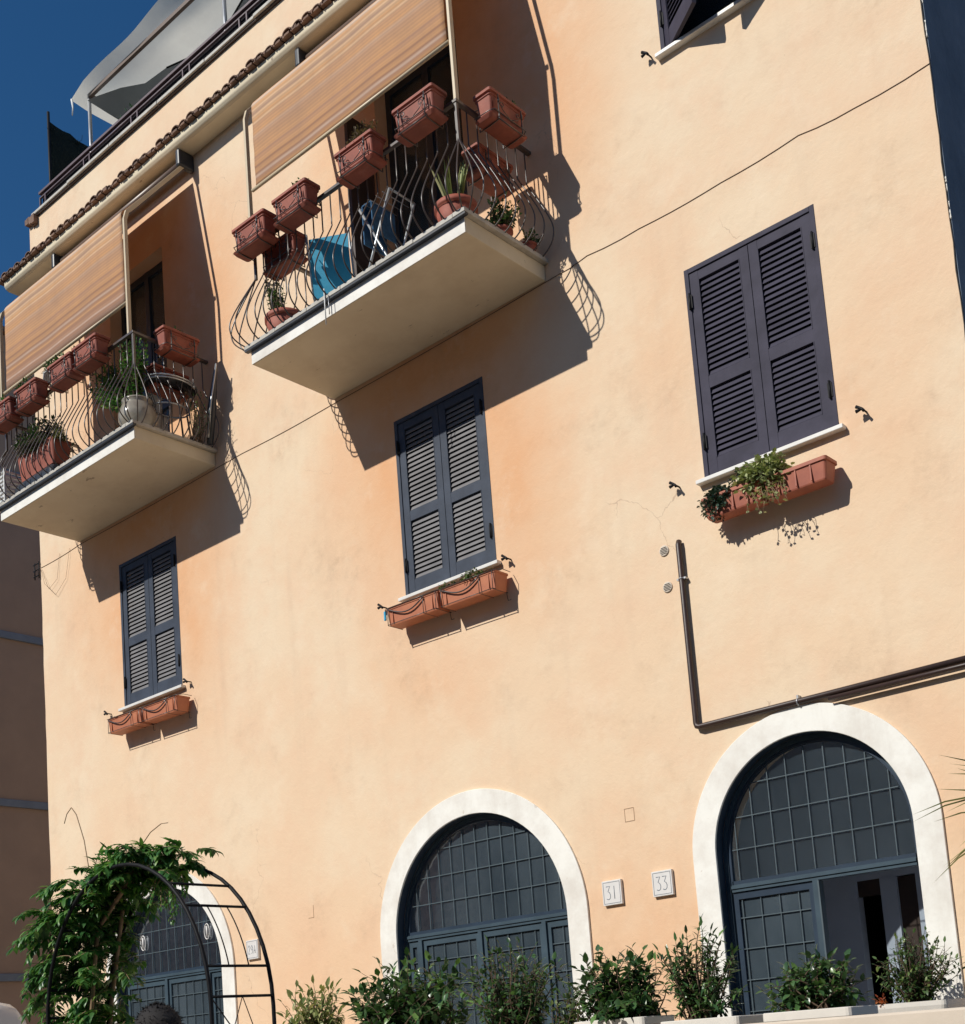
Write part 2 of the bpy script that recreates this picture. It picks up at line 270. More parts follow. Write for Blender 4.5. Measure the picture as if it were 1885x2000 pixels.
# ---- mesh builder
class MB:
    def __init__(s): s.v = []; s.f = []; s.sm = []
    def add(s, vs, fs, smooth=False):
        o = len(s.v); s.v += [tuple(v) for v in vs]
        for f in fs: s.f.append(tuple(i + o for i in f)); s.sm.append(smooth)
        return s
    def box(s, x0, x1, y0, y1, z0, z1, mtx=None):
        vs = [Vector(p) for p in ((x0, y0, z0), (x1, y0, z0), (x1, y1, z0), (x0, y1, z0), (x0, y0, z1), (x1, y0, z1), (x1, y1, z1), (x0, y1, z1))]
        if mtx: vs = [mtx @ v for v in vs]
        return s.add(vs, [(0, 3, 2, 1), (4, 5, 6, 7), (0, 1, 5, 4), (1, 2, 6, 5), (2, 3, 7, 6), (3, 0, 4, 7)])
    def tube(s, pts, r, n=6, closed=False, caps=True):
        pts = [Vector(p) for p in pts]; N = len(pts); rs = r if isinstance(r, (list, tuple)) else [r] * N
        rings = []; ref = None
        for i, p in enumerate(pts):
            a = pts[i - 1] if (i > 0 or closed) else p; c = pts[(i + 1) % N] if (i < N - 1 or closed) else p
            t = (c - a)
            if t.length < 1e-9: t = Vector((0, 0, 1))
            t.normalize()
            if ref is None: ref = t.orthogonal().normalized()
            else:
                ref = ref - t * ref.dot(t)
                ref = ref.normalized() if ref.length > 1e-6 else t.orthogonal().normalized()
            b2 = t.cross(ref)
            rings.append([p + (ref * cos(2 * pi * k / n) + b2 * sin(2 * pi * k / n)) * rs[i] for k in range(n)])
        vs = [v for rg in rings for v in rg]; fs = []
        for i in range(N if closed else N - 1):
            j = (i + 1) % N
            for k in range(n):
                k2 = (k + 1) % n; fs.append((i * n + k, i * n + k2, j * n + k2, j * n + k))
        if caps and not closed:
            fs.append(tuple(range(n - 1, -1, -1))); fs.append(tuple((N - 1) * n + k for k in range(n)))
        return s.add(vs, fs, True)
    def bar(s, a, b, w, d=None):
        """square bar between two points"""
        return s.tube([a, b], w * .7071, 4)
    def lathe(s, prof, c=(0, 0, 0), n=20, sx=1, sy=1):
        vs = []; fs = []
        for (r, z) in prof:
            for k in range(n):
                a = 2 * pi * k / n; vs.append((c[0] + r * cos(a) * sx, c[1] + r * sin(a) * sy, c[2] + z))
        for i in range(len(prof) - 1):
            for k in range(n):
                k2 = (k + 1) % n; fs.append((i * n + k, i * n + k2, (i + 1) * n + k2, (i + 1) * n + k))
        fs.append(tuple(range(n - 1, -1, -1))); fs.append(tuple((len(prof) - 1) * n + k for k in range(n)))
        return s.add(vs, fs, True)
    def rloft(s, L, D, prof, c=(0, 0, 0), rad=.02, seg=3):
        """rounded rectangular rings: prof = (z, inset)"""
        def ring(hx, hy, r):
            o = []
            for (sx, sy, a0) in ((1, 1, 0), (-1, 1, 90), (-1, -1, 180), (1, -1, 270)):
                for k in range(seg + 1):
                    a = R(a0 + 90 * k / seg); o.append((sx * (hx - r) + r * cos(a), sy * (hy - r) + r * sin(a)))
            return o
        vs = []; n = 4 * (seg + 1)
        for (z, ins) in prof:
            for (x, y) in ring(L / 2 - ins, D / 2 - ins, min(rad, D / 2 - ins - .001)): vs.append((c[0] + x, c[1] + y, c[2] + z))
        fs = []
        for i in range(len(prof) - 1):
            for k in range(n):
                k2 = (k + 1) % n; fs.append((i * n + k, i * n + k2, (i + 1) * n + k2, (i + 1) * n + k))
        fs.append(tuple(range(n - 1, -1, -1))); fs.append(tuple((len(prof) - 1) * n + k for k in range(n)))
        return s.add(vs, fs)
    def mesh(s, name, mat):
        me = bpy.data.meshes.new(name); me.from_pydata(s.v, [], s.f); me.polygons.foreach_set('use_smooth', s.sm)
        me.materials.append(mat); me.update(); return me
    def build(s, name, mat, parent=None, label=None, loc=None, bevel=0):
        o = bpy.data.objects.new(name, s.mesh(name, mat)); C.objects.link(o)
        if parent is not None: o.parent = parent
        if loc: o.location = loc
        if label: o['label'] = label
        if bevel:
            b = o.modifiers.new('bevel', 'BEVEL'); b.width = bevel; b.segments = 2; b.limit_method = 'ANGLE'
        return o

def thing(name, label, cat, loc=(0, 0, 0), rz=0, group=None):
    o = bpy.data.objects.new(name, None); C.objects.link(o); o.location = loc; o.rotation_euler = (0, 0, rz)
    o['label'] = label; o['category'] = cat
    if group: o['group'] = group
    return o
def tag(o, label, cat, group=None):
    o['label'] = label; o['category'] = cat
    if group: o['group'] = group
    return o
def struct(o, kind='structure'): o['kind'] = kind; return o
def copy_tree(o, parent=None):
    c = o.copy(); C.objects.link(c); c.parent = parent
    for ch in list(o.children): copy_tree(ch, c)
    return c
def dup(o, loc, rz=0, label=None, group=None):
    c = copy_tree(o); c.location = loc; c.rotation_euler = (0, 0, rz)
    if label: c['label'] = label
    if group: c['group'] = group
    return c
def arcpts(cx, cz, r, a0, a1, n, y=0.0):
    return [(cx + r * cos(R(a0 + (a1 - a0) * i / n)), y, cz + r * sin(R(a0 + (a1 - a0) * i / n))) for i in range(n + 1)]

# ================================================================ SETTING
struct(MB().box(-400, 400, -400, 400, -.2, .15).build('ground', M['street']))
struct(MB().box(-14.3, 3, -2.35, -.004, .154, .6).build('terrace_pavement', M['paving']))

# ================================================================ MAIN BUILDING
XL, XR = -14.63, -2.86
HOUSE = thing('apartment_building', 'sunlit apricot plastered apartment building with shuttered windows and white arches', 'building', (0, 0, 0))
WINX = (-12.893, -8.237, -4.949); WW, WH, WZ = 1.137, 1.75, 5.826
ARCH = ((-12.27, 2.62, .99, 1.195), (-7.64, 2.64, 1.01, 1.22), (-4.39, 2.90, .785, .985))
DOORX = (-12.87, -8.20); DW, DZ0, DZ1 = 1.10, 8.31, 11.12
TOPZ = 9.47
def fill_shape(outer, holes, y0, y1, name):
    cu_ = bpy.data.curves.new(name, 'CURVE'); cu_.dimensions = '2D'; cu_.fill_mode = 'BOTH'; cu_.extrude = (y1 - y0) / 2
    for pl in [outer] + holes:
        sp = cu_.splines.new('POLY'); sp.points.add(len(pl) - 1); sp.use_cyclic_u = True
        for i, (x, z) in enumerate(pl): sp.points[i].co = (x, z, 0, 1)
    o = bpy.data.objects.new(name, cu_); C.objects.link(o)
    dg = bpy.context.evaluated_depsgraph_get(); me = bpy.data.meshes.new_from_object(o.evaluated_get(dg))
    bpy.data.objects.remove(o)
    for v in me.vertices: v.co = Vector((v.co.x, (y0 + y1) / 2 - v.co.z, v.co.y))
    me.flip_normals()
    bm = bmesh.new(); bm.from_mesh(me); bmesh.ops.recalc_face_normals(bm, faces=bm.faces); bm.to_mesh(me); bm.free()
    return me
def meshobj(name, me, mat, parent=None, label=None):
    me.materials.clear(); me.materials.append(mat); o = bpy.data.objects.new(name, me); C.objects.link(o)
    if parent is not None: o.parent = parent
    if label: o['label'] = label
    return o
def rect(x0, x1, z0, z1): return [(x0, z0), (x1, z0), (x1, z1), (x0, z1)]
def archpoly(cx, cz, r, zb, n=40): return [(cx - r, zb), (cx + r, zb)] + [(p[0], p[2]) for p in arcpts(cx, cz, r, 0, 180, n)]
holes = [rect(x, x + WW, WZ, WZ + WH) for x in WINX] + [rect(x, x + DW, DZ0, DZ1) for x in DOORX]
holes += [rect(-4.949, -4.949 + WW, TOPZ, TOPZ + 1.75)] + [archpoly(cx, cz, r, .62) for (cx, cz, r, _) in ARCH]
# slightly uneven corners, as hand-finished plaster
random.seed(5)
outer = [(XL, 0), (XR, 0)]
for i in range(1, 60): outer.append((XR + random.uniform(-.006, .006), 12.0 * i / 60))
outer += [(XR, 12.85), (XL, 12.85)]
for i in range(59, 0, -1): outer.append((XL + random.uniform(-.006, .006), 12.0 * i / 60))
meshobj('wall', fill_shape(outer, holes, 0, .32, 'wall'), M['plaster'], HOUSE)
MB().box(XR - .3, XR - .004, .3205, 9, 0, 12.85).build('side_wall', M['side'], HOUSE, 'dark blue grey side wall with peeling render')
bpy.context.view_layer.update()
mb = MB().box(XL, XR - .302, .3205, .34, 4.4, 12.84); 
MB().box(XL, XL + .3, .341, 9, 0, 12.84).build('side_wall', M['plaster'], HOUSE)
MB().box(XL + .31, XR - .31, 8.7, 9, 0, 12.84).build('rear_wall', M['plaster'], HOUSE)
MB().box(XL + .31, XR - .31, .345, 8.69, 12.3, 12.5).build('terrace_floor', M['marble'], HOUSE)
# the corner face of the facade slab is dark slate too
MB().box(XR + .007, XR + .012, .02, .335, 0, 12.84).build('corner_face', M['side'], HOUSE)
# chipped pale patches where the two paints meet
random.seed(9)
for (z0, z1, n) in ((6.9, 7.5, 5), (8.25, 8.85, 4), (5.5, 6.0, 3)):
    for i in range(n):
        z = random.uniform(z0, z1); h = random.uniform(.03, .10); w = random.uniform(.004, .011)
        pts = [(XR + .012, .004 + w * random.uniform(.3, 1), z + h * q / 5) for q in range(6)]
        MB().tube(pts, [.002 + random.uniform(0, w * .6) for _ in pts], 4).build('plaster_chip', M['white'], HOUSE)

# eave with tile course
e = MB(); n = 10
prof = [(-.002, 11.90), (-.19, 11.90), (-.225, 11.915), (-.25, 11.95), (-.25, 12.02), (-.002, 12.05)]
xs = [-14.88, 0.0]
xe = -2.7
vs = [(x, y, z) for x in (-14.88, xe) for (y, z) in prof]; k = len(prof)
e.add(vs, [tuple(range(k)), tuple(range(2 * k - 1, k - 1, -1))] + [(i, i + k, (i + 1) % k + k, (i + 1) % k) for i in range(k)])
e.build('eave', M['soffit'], HOUSE, bevel=.01)
tm = MB(); random.seed(3)
x = -14.92; 
while x < xe:
    w = .15; jz = random.uniform(-.012, .012); jy = random.uniform(-.02, .012); tl = random.uniform(-.06, .06)
    # convex cover tile, axis along y, slopes up to the wall
    seg = 6; vs = []; fs = []
    for (y, z, rr) in ((-.30 + jy, 12.034 + jz, .066), (-.015, 12.125 + jz, .060)):
        for q in range(seg + 1):
            a = pi * q / seg; vs.append((x + rr * cos(a) + tl * (y + .3) * .2, y, z + rr * .62 * sin(a)))
        for q in range(seg + 1):
            a = pi * q / seg; vs.append((x + (rr - .013) * cos(a) + tl * (y + .3) * .2, y, z + (rr - .013) * .60 * sin(a)))
    m_ = seg + 1
    for q in range(seg):
        fs += [(q, q + 1, 2 * m_ + q + 1, 2 * m_ + q), (m_ + q + 1, m_ + q, 3 * m_ + q, 3 * m_ + q + 1), (q + 1, q, m_ + q, m_ + q + 1)]
    fs += [(0, m_, 3 * m_, 2 * m_), (seg, 2 * m_ + seg, 3 * m_ + seg, m_ + seg)]
    tm.add(vs, fs)
    tm.box(x + .05, x + .135, -.285 + jy, -.01, 12.024, 12.058 + random.uniform(0, .014)); tm.box(x - .05, x + .03, -.29 + jy, -.01, 12.022, 12.046)
    x += w
tm.build('tile_course', M['tile'], HOUSE)
# coping on the parapet
cp = MB(); random.seed(8); x = XL + .13
while x < XR:
    L_ = random.uniform(.85, 1.0); x1 = min(x + L_, XR + .05)
    cp.box(x, x1 - .006, -.055 + random.uniform(-.006, .006), .34, 12.853, 12.895 + random.uniform(-.004, .004)); x = x1
cp.build('coping', M['marble'], HOUSE, bevel=.006)
MB().box(XL + .13, XR, -.03, .3, 12.835, 12.852).build('coping_shade_strip', M['rust'], HOUSE)  # dark strip painting the shade beneath the coping
cm = MB(); random.seed(12)
for i in range(7): cm.box(XL - .03 + .03 * i, XL + .04 + .03 * i, -.05 + random.uniform(-.02, .02), .2, 12.80 - .012 * i + random.uniform(-.01, .02), 12.86 + random.uniform(-.02, .02))
cm.build('broken_corner_tiles', M['tile'], HOUSE)

# windows --------------------------------------------------------
def louver(mb, x0, x1, z0, z1, n, y, th=.045):
    p = (z1 - z0) / n
    for i in range(n):
        zc = z0 + p * (i + .5)
        vs = []
        for (dy, dz) in ((-.009, -.0235), (.010, .020), (.014, .018), (-.005, -.025)):
            vs += [(x0, y + dy, zc + dz), (x1, y + dy, zc + dz)]
        mb.add(vs, [(0, 1, 3, 2), (2, 3, 5, 4), (4, 5, 7, 6), (6, 7, 1, 0), (0, 2, 4, 6), (1, 7, 5, 3)])
def leaf_meshes(W, H, key):
    """one shutter leaf, hinge side at x=0, bottom z=0, outer face at y=0"""
    st = .076; fr = MB()
    t0, t1 = 0, .036
    a, b_, c_, d_ = .145, .145 + .555 * H / 1.66, .145 + .555 * H / 1.66 + .10, H - .075
    fr.box(0, st, t0, t1, 0, H); fr.box(W - st, W, t0, t1, 0, H)
    fr.box(st, W - st, t0 + .002, t1, 0, a); fr.box(st, W - st, t0 + .002, t1, b_, c_); fr.box(st, W - st, t0 + .002, t1, d_, H)
    # bead round the panels
    for (z0, z1) in ((a, b_), (c_, d_)):
        fr.box(st, st + .006, -.003, .01, z0, z1); fr.box(W - st - .006, W - st, -.003, .01, z0, z1)
    sl_ = MB(); louver(sl_, st + .004, W - st - .004, a + .004, b_ - .004, 12, .016); louver(sl_, st + .004, W - st - .004, c_ + .004, d_ - .004, 17, .016)
    return fr, sl_
def window(x, z, H, paint, slatpaint, open_deg=0, sill_ext=.05):
    W = WW
    fm = MB(); fw = .04
    fm.box(x + .001, x + fw, -.004, .07, z, z + H); fm.box(x + W - fw, x + W - .001, -.004, .07, z, z + H); fm.box(x + fw, x + W - fw, -.004, .07, z + H - fw, z + H - .001)
    fm.box(x + fw, x + fw + .012, .012, .07, z, z + H - fw); fm.box(x + W - fw - .012, x + W - fw, .012, .07, z, z + H - fw); fm.box(x + fw + .012, x + W - fw - .012, .012, .07, z + H - fw - .012, z + H - fw)
    wnd = fm.build('window', paint, HOUSE, bevel=.002)
    lw = (W - 2 * fw - .012) / 2; lh = H - fw - .012
    for side in (0, 1):
        a, sl_ = leaf_meshes(lw, lh, 0)
        hx = x + fw + .003 if side == 0 else x + W - fw - .003
        mt = Matrix.Translation((hx, .006, z + .006)) @ Matrix.Rotation(R(-open_deg if side == 0 else open_deg), 4, 'Z') @ (Matrix.Identity(4) if side == 0 else Matrix.Scale(-1, 4, (1, 0, 0)))
        for mb_ in (a, sl_):
            mb_.v = [tuple(mt @ Vector(v)) for v in mb_.v]
            if side == 1: mb_.f = [tuple(reversed(f)) for f in mb_.f]
        a.add(sl_.v, sl_.f) if slatpaint is paint else None
        sh = a.build('shutter', paint, wnd, bevel=.0015 if slatpaint is not paint else 0)
        if slatpaint is not paint:
            me2 = sl_.mesh('slats', slatpaint)
            o2 = len(sh.data.materials); sh.data.materials.append(slatpaint)
            bm = bmesh.new(); bm.from_mesh(sh.data); nf = len(bm.faces); bm.from_mesh(me2)
            bm.faces.ensure_lookup_table()
            for i in range(nf, len(bm.faces)): bm.faces[i].material_index = o2
            bm.to_mesh(sh.data); bm.free()
    for hz in (.30, H - .28):
        for hx in (x + fw - .004, x + W - fw + .004):
            hg = MB(); hg.tube([(hx, -.012, z + hz - .07), (hx, -.012, z + hz + .07)], .0085, 8); hg.box(hx - .018, hx + .018, -.009, -.003, z + hz - .055, z + hz + .055); hg.build('hinge', M['black_iron'], wnd)
    mb_ = MB(); mb_.box(x - sill_ext, x + W + sill_ext, -.06, .02, z - .036, z - .003)
    mb_.build('sill', M['sill'], wnd, bevel=.005)
    MB().box(x + .002, x + W - .002, .16, .17, z, z + H).build('pane', M['glass_dark'], wnd)
    MB().box(x - .1, x + W + .1, .322, .335, z - .1, z + H + .1).build('dark_backing', M['dark'], wnd)  # dark backing sheet in place of the unlit room, no cloth
    return wnd
window(WINX[0], WZ, WH, M['shutter_blue'], M['slat_grey'])
window(WINX[1], WZ, WH, M['shutter_blue'], M['slat_grey'])
window(WINX[2], WZ, WH, M['shutter'], M['shutter'])
tw = window(-4.949, TOPZ, 1.75, M['shutter'], M['shutter'], 34, .03)
tw['label'] = 'upper window with its louvred shutters ajar'

# shutter holders (wall dogs)
hold = None
def holder(x, z, flip=False, droop=False):
    mb_ = MB(); s_ = -1 if flip else 1
    mb_.tube([(0, 0, 0), (0, -.06, 0)], .007, 6)
    mb_.tube([(-.045 * s_, -.066, .034), (-.02 * s_, -.066, .018), (0, -.066, 0), (.01 * s_, -.068, -.016)], [.013, .010, .011, .012], 6)
    mb_.tube([(-.05 * s_, -.064, .000), (-.012 * s_, -.066, .003)], [.014, .008], 6)
    o = mb_.build('shutter_holder', M['black_iron'], HOUSE, loc=(x, 0, z)); return o
for (x, z) in ((-5.045, 9.51), (-3.60, 5.86), (-5.18, 5.85), (-6.94, 5.80), (-8.50, 5.80), (-11.60, 5.83), (-13.17, 5.82)): holder(x, z)

# balcony doorways ----------------------------------------------
for i, x in enumerate(DOORX):
    fm = MB(); z0, z1 = DZ0, DZ1
    for (a, b_) in ((x + .002, x + .07), (x + DW - .07, x + DW - .002), (x + DW / 2 - .04, x + DW / 2 + .04)): fm.box(a, b_, .16, .22, z0, z1 - .002)
    for (a, b_) in ((x + .07, x + DW / 2 - .04), (x + DW / 2 + .04, x + DW - .07)):
        for (c, d) in ((z0, z0 + .25), (z0 + .98, z0 + 1.06), (z1 - .09, z1 - .004)): fm.box(a, b_, .162, .218, c, d)
    dr = fm.build('balcony_door', M['door_dark'], HOUSE)
    MB().box(x + .07, x + DW - .07, .188, .192, z0 + .25, z1 - .09).build('pane', M['glass_dark'], dr)
    MB().box(x - .1, x + DW + .1, .322, .335, z0 - .1, z1 + .1).build('dark_backing', M['dark'], dr)  # dark sheet behind the door, painting an unlit room
# folded brown shutter leaf beside the right doorway
mb = MB()
mb.box(-8.30, -8.26, -.34, -.01, 8.35, 10.65); 
mb.build('folded_shutter', M['brown_door'], HOUSE)

# arched openings ------------------------------------------------
def ring_mesh(cx, cz, r0, r1, zb, y0, y1, n=48):
    """arch band with straight legs"""
    inn = [(cx + r0, zb)] + [(p[0], p[2]) for p in arcpts(cx, cz, r0, 0, 180, n)] + [(cx - r0, zb)]
    out = [(cx + r1, zb)] + [(p[0], p[2]) for p in arcpts(cx, cz, r1, 0, 180, n)] + [(cx - r1, zb)]
    m_ = len(inn); vs = [(x, y0, z) for x, z in inn] + [(x, y0, z) for x, z in out] + [(x, y1, z) for x, z in inn] + [(x, y1, z) for x, z in out]
    fs = []
    for i in range(m_ - 1):
        fs += [(i, m_ + i, m_ + i + 1, i + 1), (2 * m_ + i, 2 * m_ + i + 1, 3 * m_ + i + 1, 3 * m_ + i), (i, i + 1, 2 * m_ + i + 1, 2 * m_ + i), (m_ + i, 3 * m_ + i, 3 * m_ + i + 1, m_ + i + 1)]
    fs += [(0, 2 * m_, 3 * m_, m_), (m_ - 1, 2 * m_ - 1, 4 * m_ - 1, 3 * m_ - 1)]
    return MB().add(vs, fs)
def arch_x(cx, cz, r, z):
    if z <= cz: return r
    return sqrt(max(0, r * r - (z - cz) ** 2))
YG = .115
for ai, (cx, cz, r, ro) in enumerate(ARCH):
    ring_mesh(cx, cz, r - .003, ro, .605, -.022, -.001).build('arch_surround', M['white'], HOUSE, bevel=.004)
    zt = 2.645; q = r - .004
    fr = ring_mesh(cx, cz, q - .036, q, .61, YG - .03, YG + .03)
    fr.v and fr.box(cx - q + .05, cx + q - .05, YG - .035, YG + .03, zt - .035, zt + .02)
    fr.box(cx - q + .05, cx + q - .05, YG - .045, YG - .036, zt - .01, zt + .012)
    dr = fr.build('arched_door', M['door_paint'] if ai else M['door_paint'], HOUSE)
    inner = ring_mesh(cx, cz, q - .058, q - .0365, zt + .021, YG - .018, YG + .02); inner.box(cx - q + .0505, cx + q - .0505, YG - .018, YG + .02, zt + .0212, zt + .05); inner.build('inner_frame', M['door_dark'], dr)
    reveal = ring_mesh(cx, cz, r - .0025, r - .0005, .61, -.0005, YG - .031); reveal.build('reveal', M['door_dark'], dr)
    # glazing
    rg = q - .05
    pl = [(cx - arch_x(cx, cz, rg, zt), zt), (cx + arch_x(cx, cz, rg, zt), zt)] + [(p[0], p[2]) for p in arcpts(cx, cz, rg, 0, 180, 40)]
    if ai == 2: pl = [(cx - rg, zt + .02), (cx + rg, zt + .02)] + [(p[0], p[2]) for p in arcpts(cx, cz, rg, 0, 180, 40)]
    meshobj('fanlight_pane', fill_shape(pl, [], YG, YG + .004, 'fanlight_pane'), M['glass'] if ai == 2 else M['glass_dark'], dr)
    bars = MB(); dy = YG - .012
    if ai == 0: px0, sp = -12.402, .148
    elif ai == 1: px0, sp = -7.78 + .08, .153
    else: px0, sp = -4.269, .157
    for i in range(-8, 9):
        bx = px0 + i * sp
        if abs(bx - cx) < rg - .02: bars.box(bx - .0034, bx + .0034, dy - .004, dy + .004, zt + .05, cz + sqrt(rg * rg - (bx - cx) ** 2) - .02)
    for i in range(5):
        bz = 2.932 + i * .2435
        hw = arch_x(cx, cz, rg, bz) - .025
        if bz < cz + rg - .05 and hw > .05: bars.box(cx - hw, cx + hw, dy - .0035, dy + .0037, bz - .0034, bz + .0034)
    bars.build('glazing_bars', M['lead'], dr)
    # leaves below the transom
    mull = {0: (-12.42, -11.635), 1: (-8.44, -7.70, -6.97), 2: (-4.43,)}[ai]
    edges = [cx - q + .05] + list(mull) + [cx + q - .05]
    mm = MB()
    for m_ in mull: mm.box(m_ - .022, m_ + .022, YG - .04, YG + .03, .61, zt - .036)
    mm.build('mullions', M['door_paint'], dr)
    for a, b_ in zip(edges[:-1], edges[1:]):
        if b_ - a < .06: continue
        if ai == 2 and a > -4.5:
            # open doorway: pale metal edge on the frame
            MB().box(-4.408, -4.396, YG - .05, YG + .02, .62, zt - .04).build('door_edge', M['lead'], dr)
            continue
        a2, b2 = a + (.022 if a in mull else 0), b_ - (.022 if b_ in mull else 0)
        fw = .04; lf = MB()
        lf.box(a2, a2 + fw, YG - .02, YG + .02, .62, zt - .04); lf.box(b2 - fw, b2, YG - .02, YG + .02, .62, zt - .04)
        lf.box(a2 + fw, b2 - fw, YG - .02, YG + .02, zt - .04 - fw * 1.3, zt - .04); lf.box(a2 + fw, b2 - fw, YG - .02, YG + .02, .62, .72)
        lo = lf.build('door_leaf', M['door_dark'] if ai == 2 else M['door_paint'], dr)
        MB().box(a2 + fw, b2 - fw, YG, YG + .004, .72, zt - .09).build('door_pane', M['glass_dark'], dr)
        gb = MB(); xx = px0 - 20 * sp
        while xx < b2 - fw:
            if xx > a2 + fw + .02: gb.box(xx - .003, xx + .003, dy - .004, dy + .004, .72, zt - .1)
            xx += sp
        zz = 2.41
        while zz > .8:
            gb.box(a2 + fw, b2 - fw, dy - .0035, dy + .0037, zz - .0034, zz + .0034); zz -= .235
        gb.build('door_grille', M['lead'], dr)
    if ai < 2: MB().box(cx - r - .1, cx + r + .1, .6, .62, .6, cz + r + .1).build('shop_interior', M['dark'], dr)  # dark sheet standing in for the unlit shop
# ring emblems in the left grille
em = MB()
for ex in (-12.86, -11.66): em.tube([(ex + .045 * cos(a * pi / 8), YG - .02, 3.06 + .085 * sin(a * pi / 8)) for a in range(16)], .006, 6, True); em.tube([(ex, YG - .02, 3.0), (ex, YG - .02, 3.12)], .012, 6)
em.build('grille_emblems', M['plate'], HOUSE)
# grey reveal jamb on arches is the slab itself; interior of the open shop
rm = MB(); xa, xb = -6.0, -3.17
rm.box(xa, xb, .345, 3.2, .55, .6); rm.box(xa, xb, .345, 3.2, 4.0, 4.05); rm.box(xa - .05, xa, .345, 3.2, .55, 4.05); rm.box(xb, xb + .04, .345, 3.2, .55, 4.05)
rm.box(xa, -4.74, 1.40, 1.50, .6, 4.0); rm.box(-4.739, -4.24, 1.40, 1.50, 2.70, 4.0); rm.box(-4.537, -4.40, 1.395, 1.52, .6, 2.70); rm.box(-4.2399, xb, 1.40, 1.50, .6, 4.0)
rm.build('shop_interior', M['room'], HOUSE)
dk = MB(); dk.box(-4.7399, -4.5375, 1.42, 1.47, 2.57, 2.70); dk.box(-4.3999, -4.24, 1.43, 1.47, .6, 2.69)
dk.build('inner_doors', M['brown_door'], HOUSE)
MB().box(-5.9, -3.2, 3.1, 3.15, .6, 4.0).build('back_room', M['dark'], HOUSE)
# little vents, hatch covers
for (x, z) in ((-5.376, 5.385), (-5.376, 5.085)):
    v = MB(); v.lathe([(.044, 0), (.044, .006), (.034, .008)], n=24)
    v.v = [(a, -c, b_) for a, b_, c in v.v]; vo = v.build('wall_vent', M['stone'], HOUSE, loc=(x, -.001, z))
    g = MB()
    for i in range(-2, 3):
        h = sqrt(.034 ** 2 - (i * .012) ** 2); g.box(-h, h, -.0095, -.0086, i * .012 - .0026, i * .012 + .0026)
    g.build('vent_slots', M['dark'], vo)
hc = MB(); hm = lambda x0, x1, z0, z1: (hc.box(x0, x1, -.0025, .001, z0, z0 + .004), hc.box(x0, x1, -.0025, .001, z1, z1 + .004), hc.box(x1, x1 + .004, -.0025, .001, z0, z1), hc.box(x0, x0 + .003, -.0025, .001, z0, z1))
hm(-5.985, -5.895, 3.295, 3.40)
hc.box(-9.875, -9.80, -.0025, .001, 2.985, 2.99); hc.box(-9.80, -9.796, -.0025, .001, 2.985, 3.11)
hc.build('hatch_cover', simple('cracked_edge', (.42, .27, .17, 1), .9, .2, 5, 0), HOUSE)

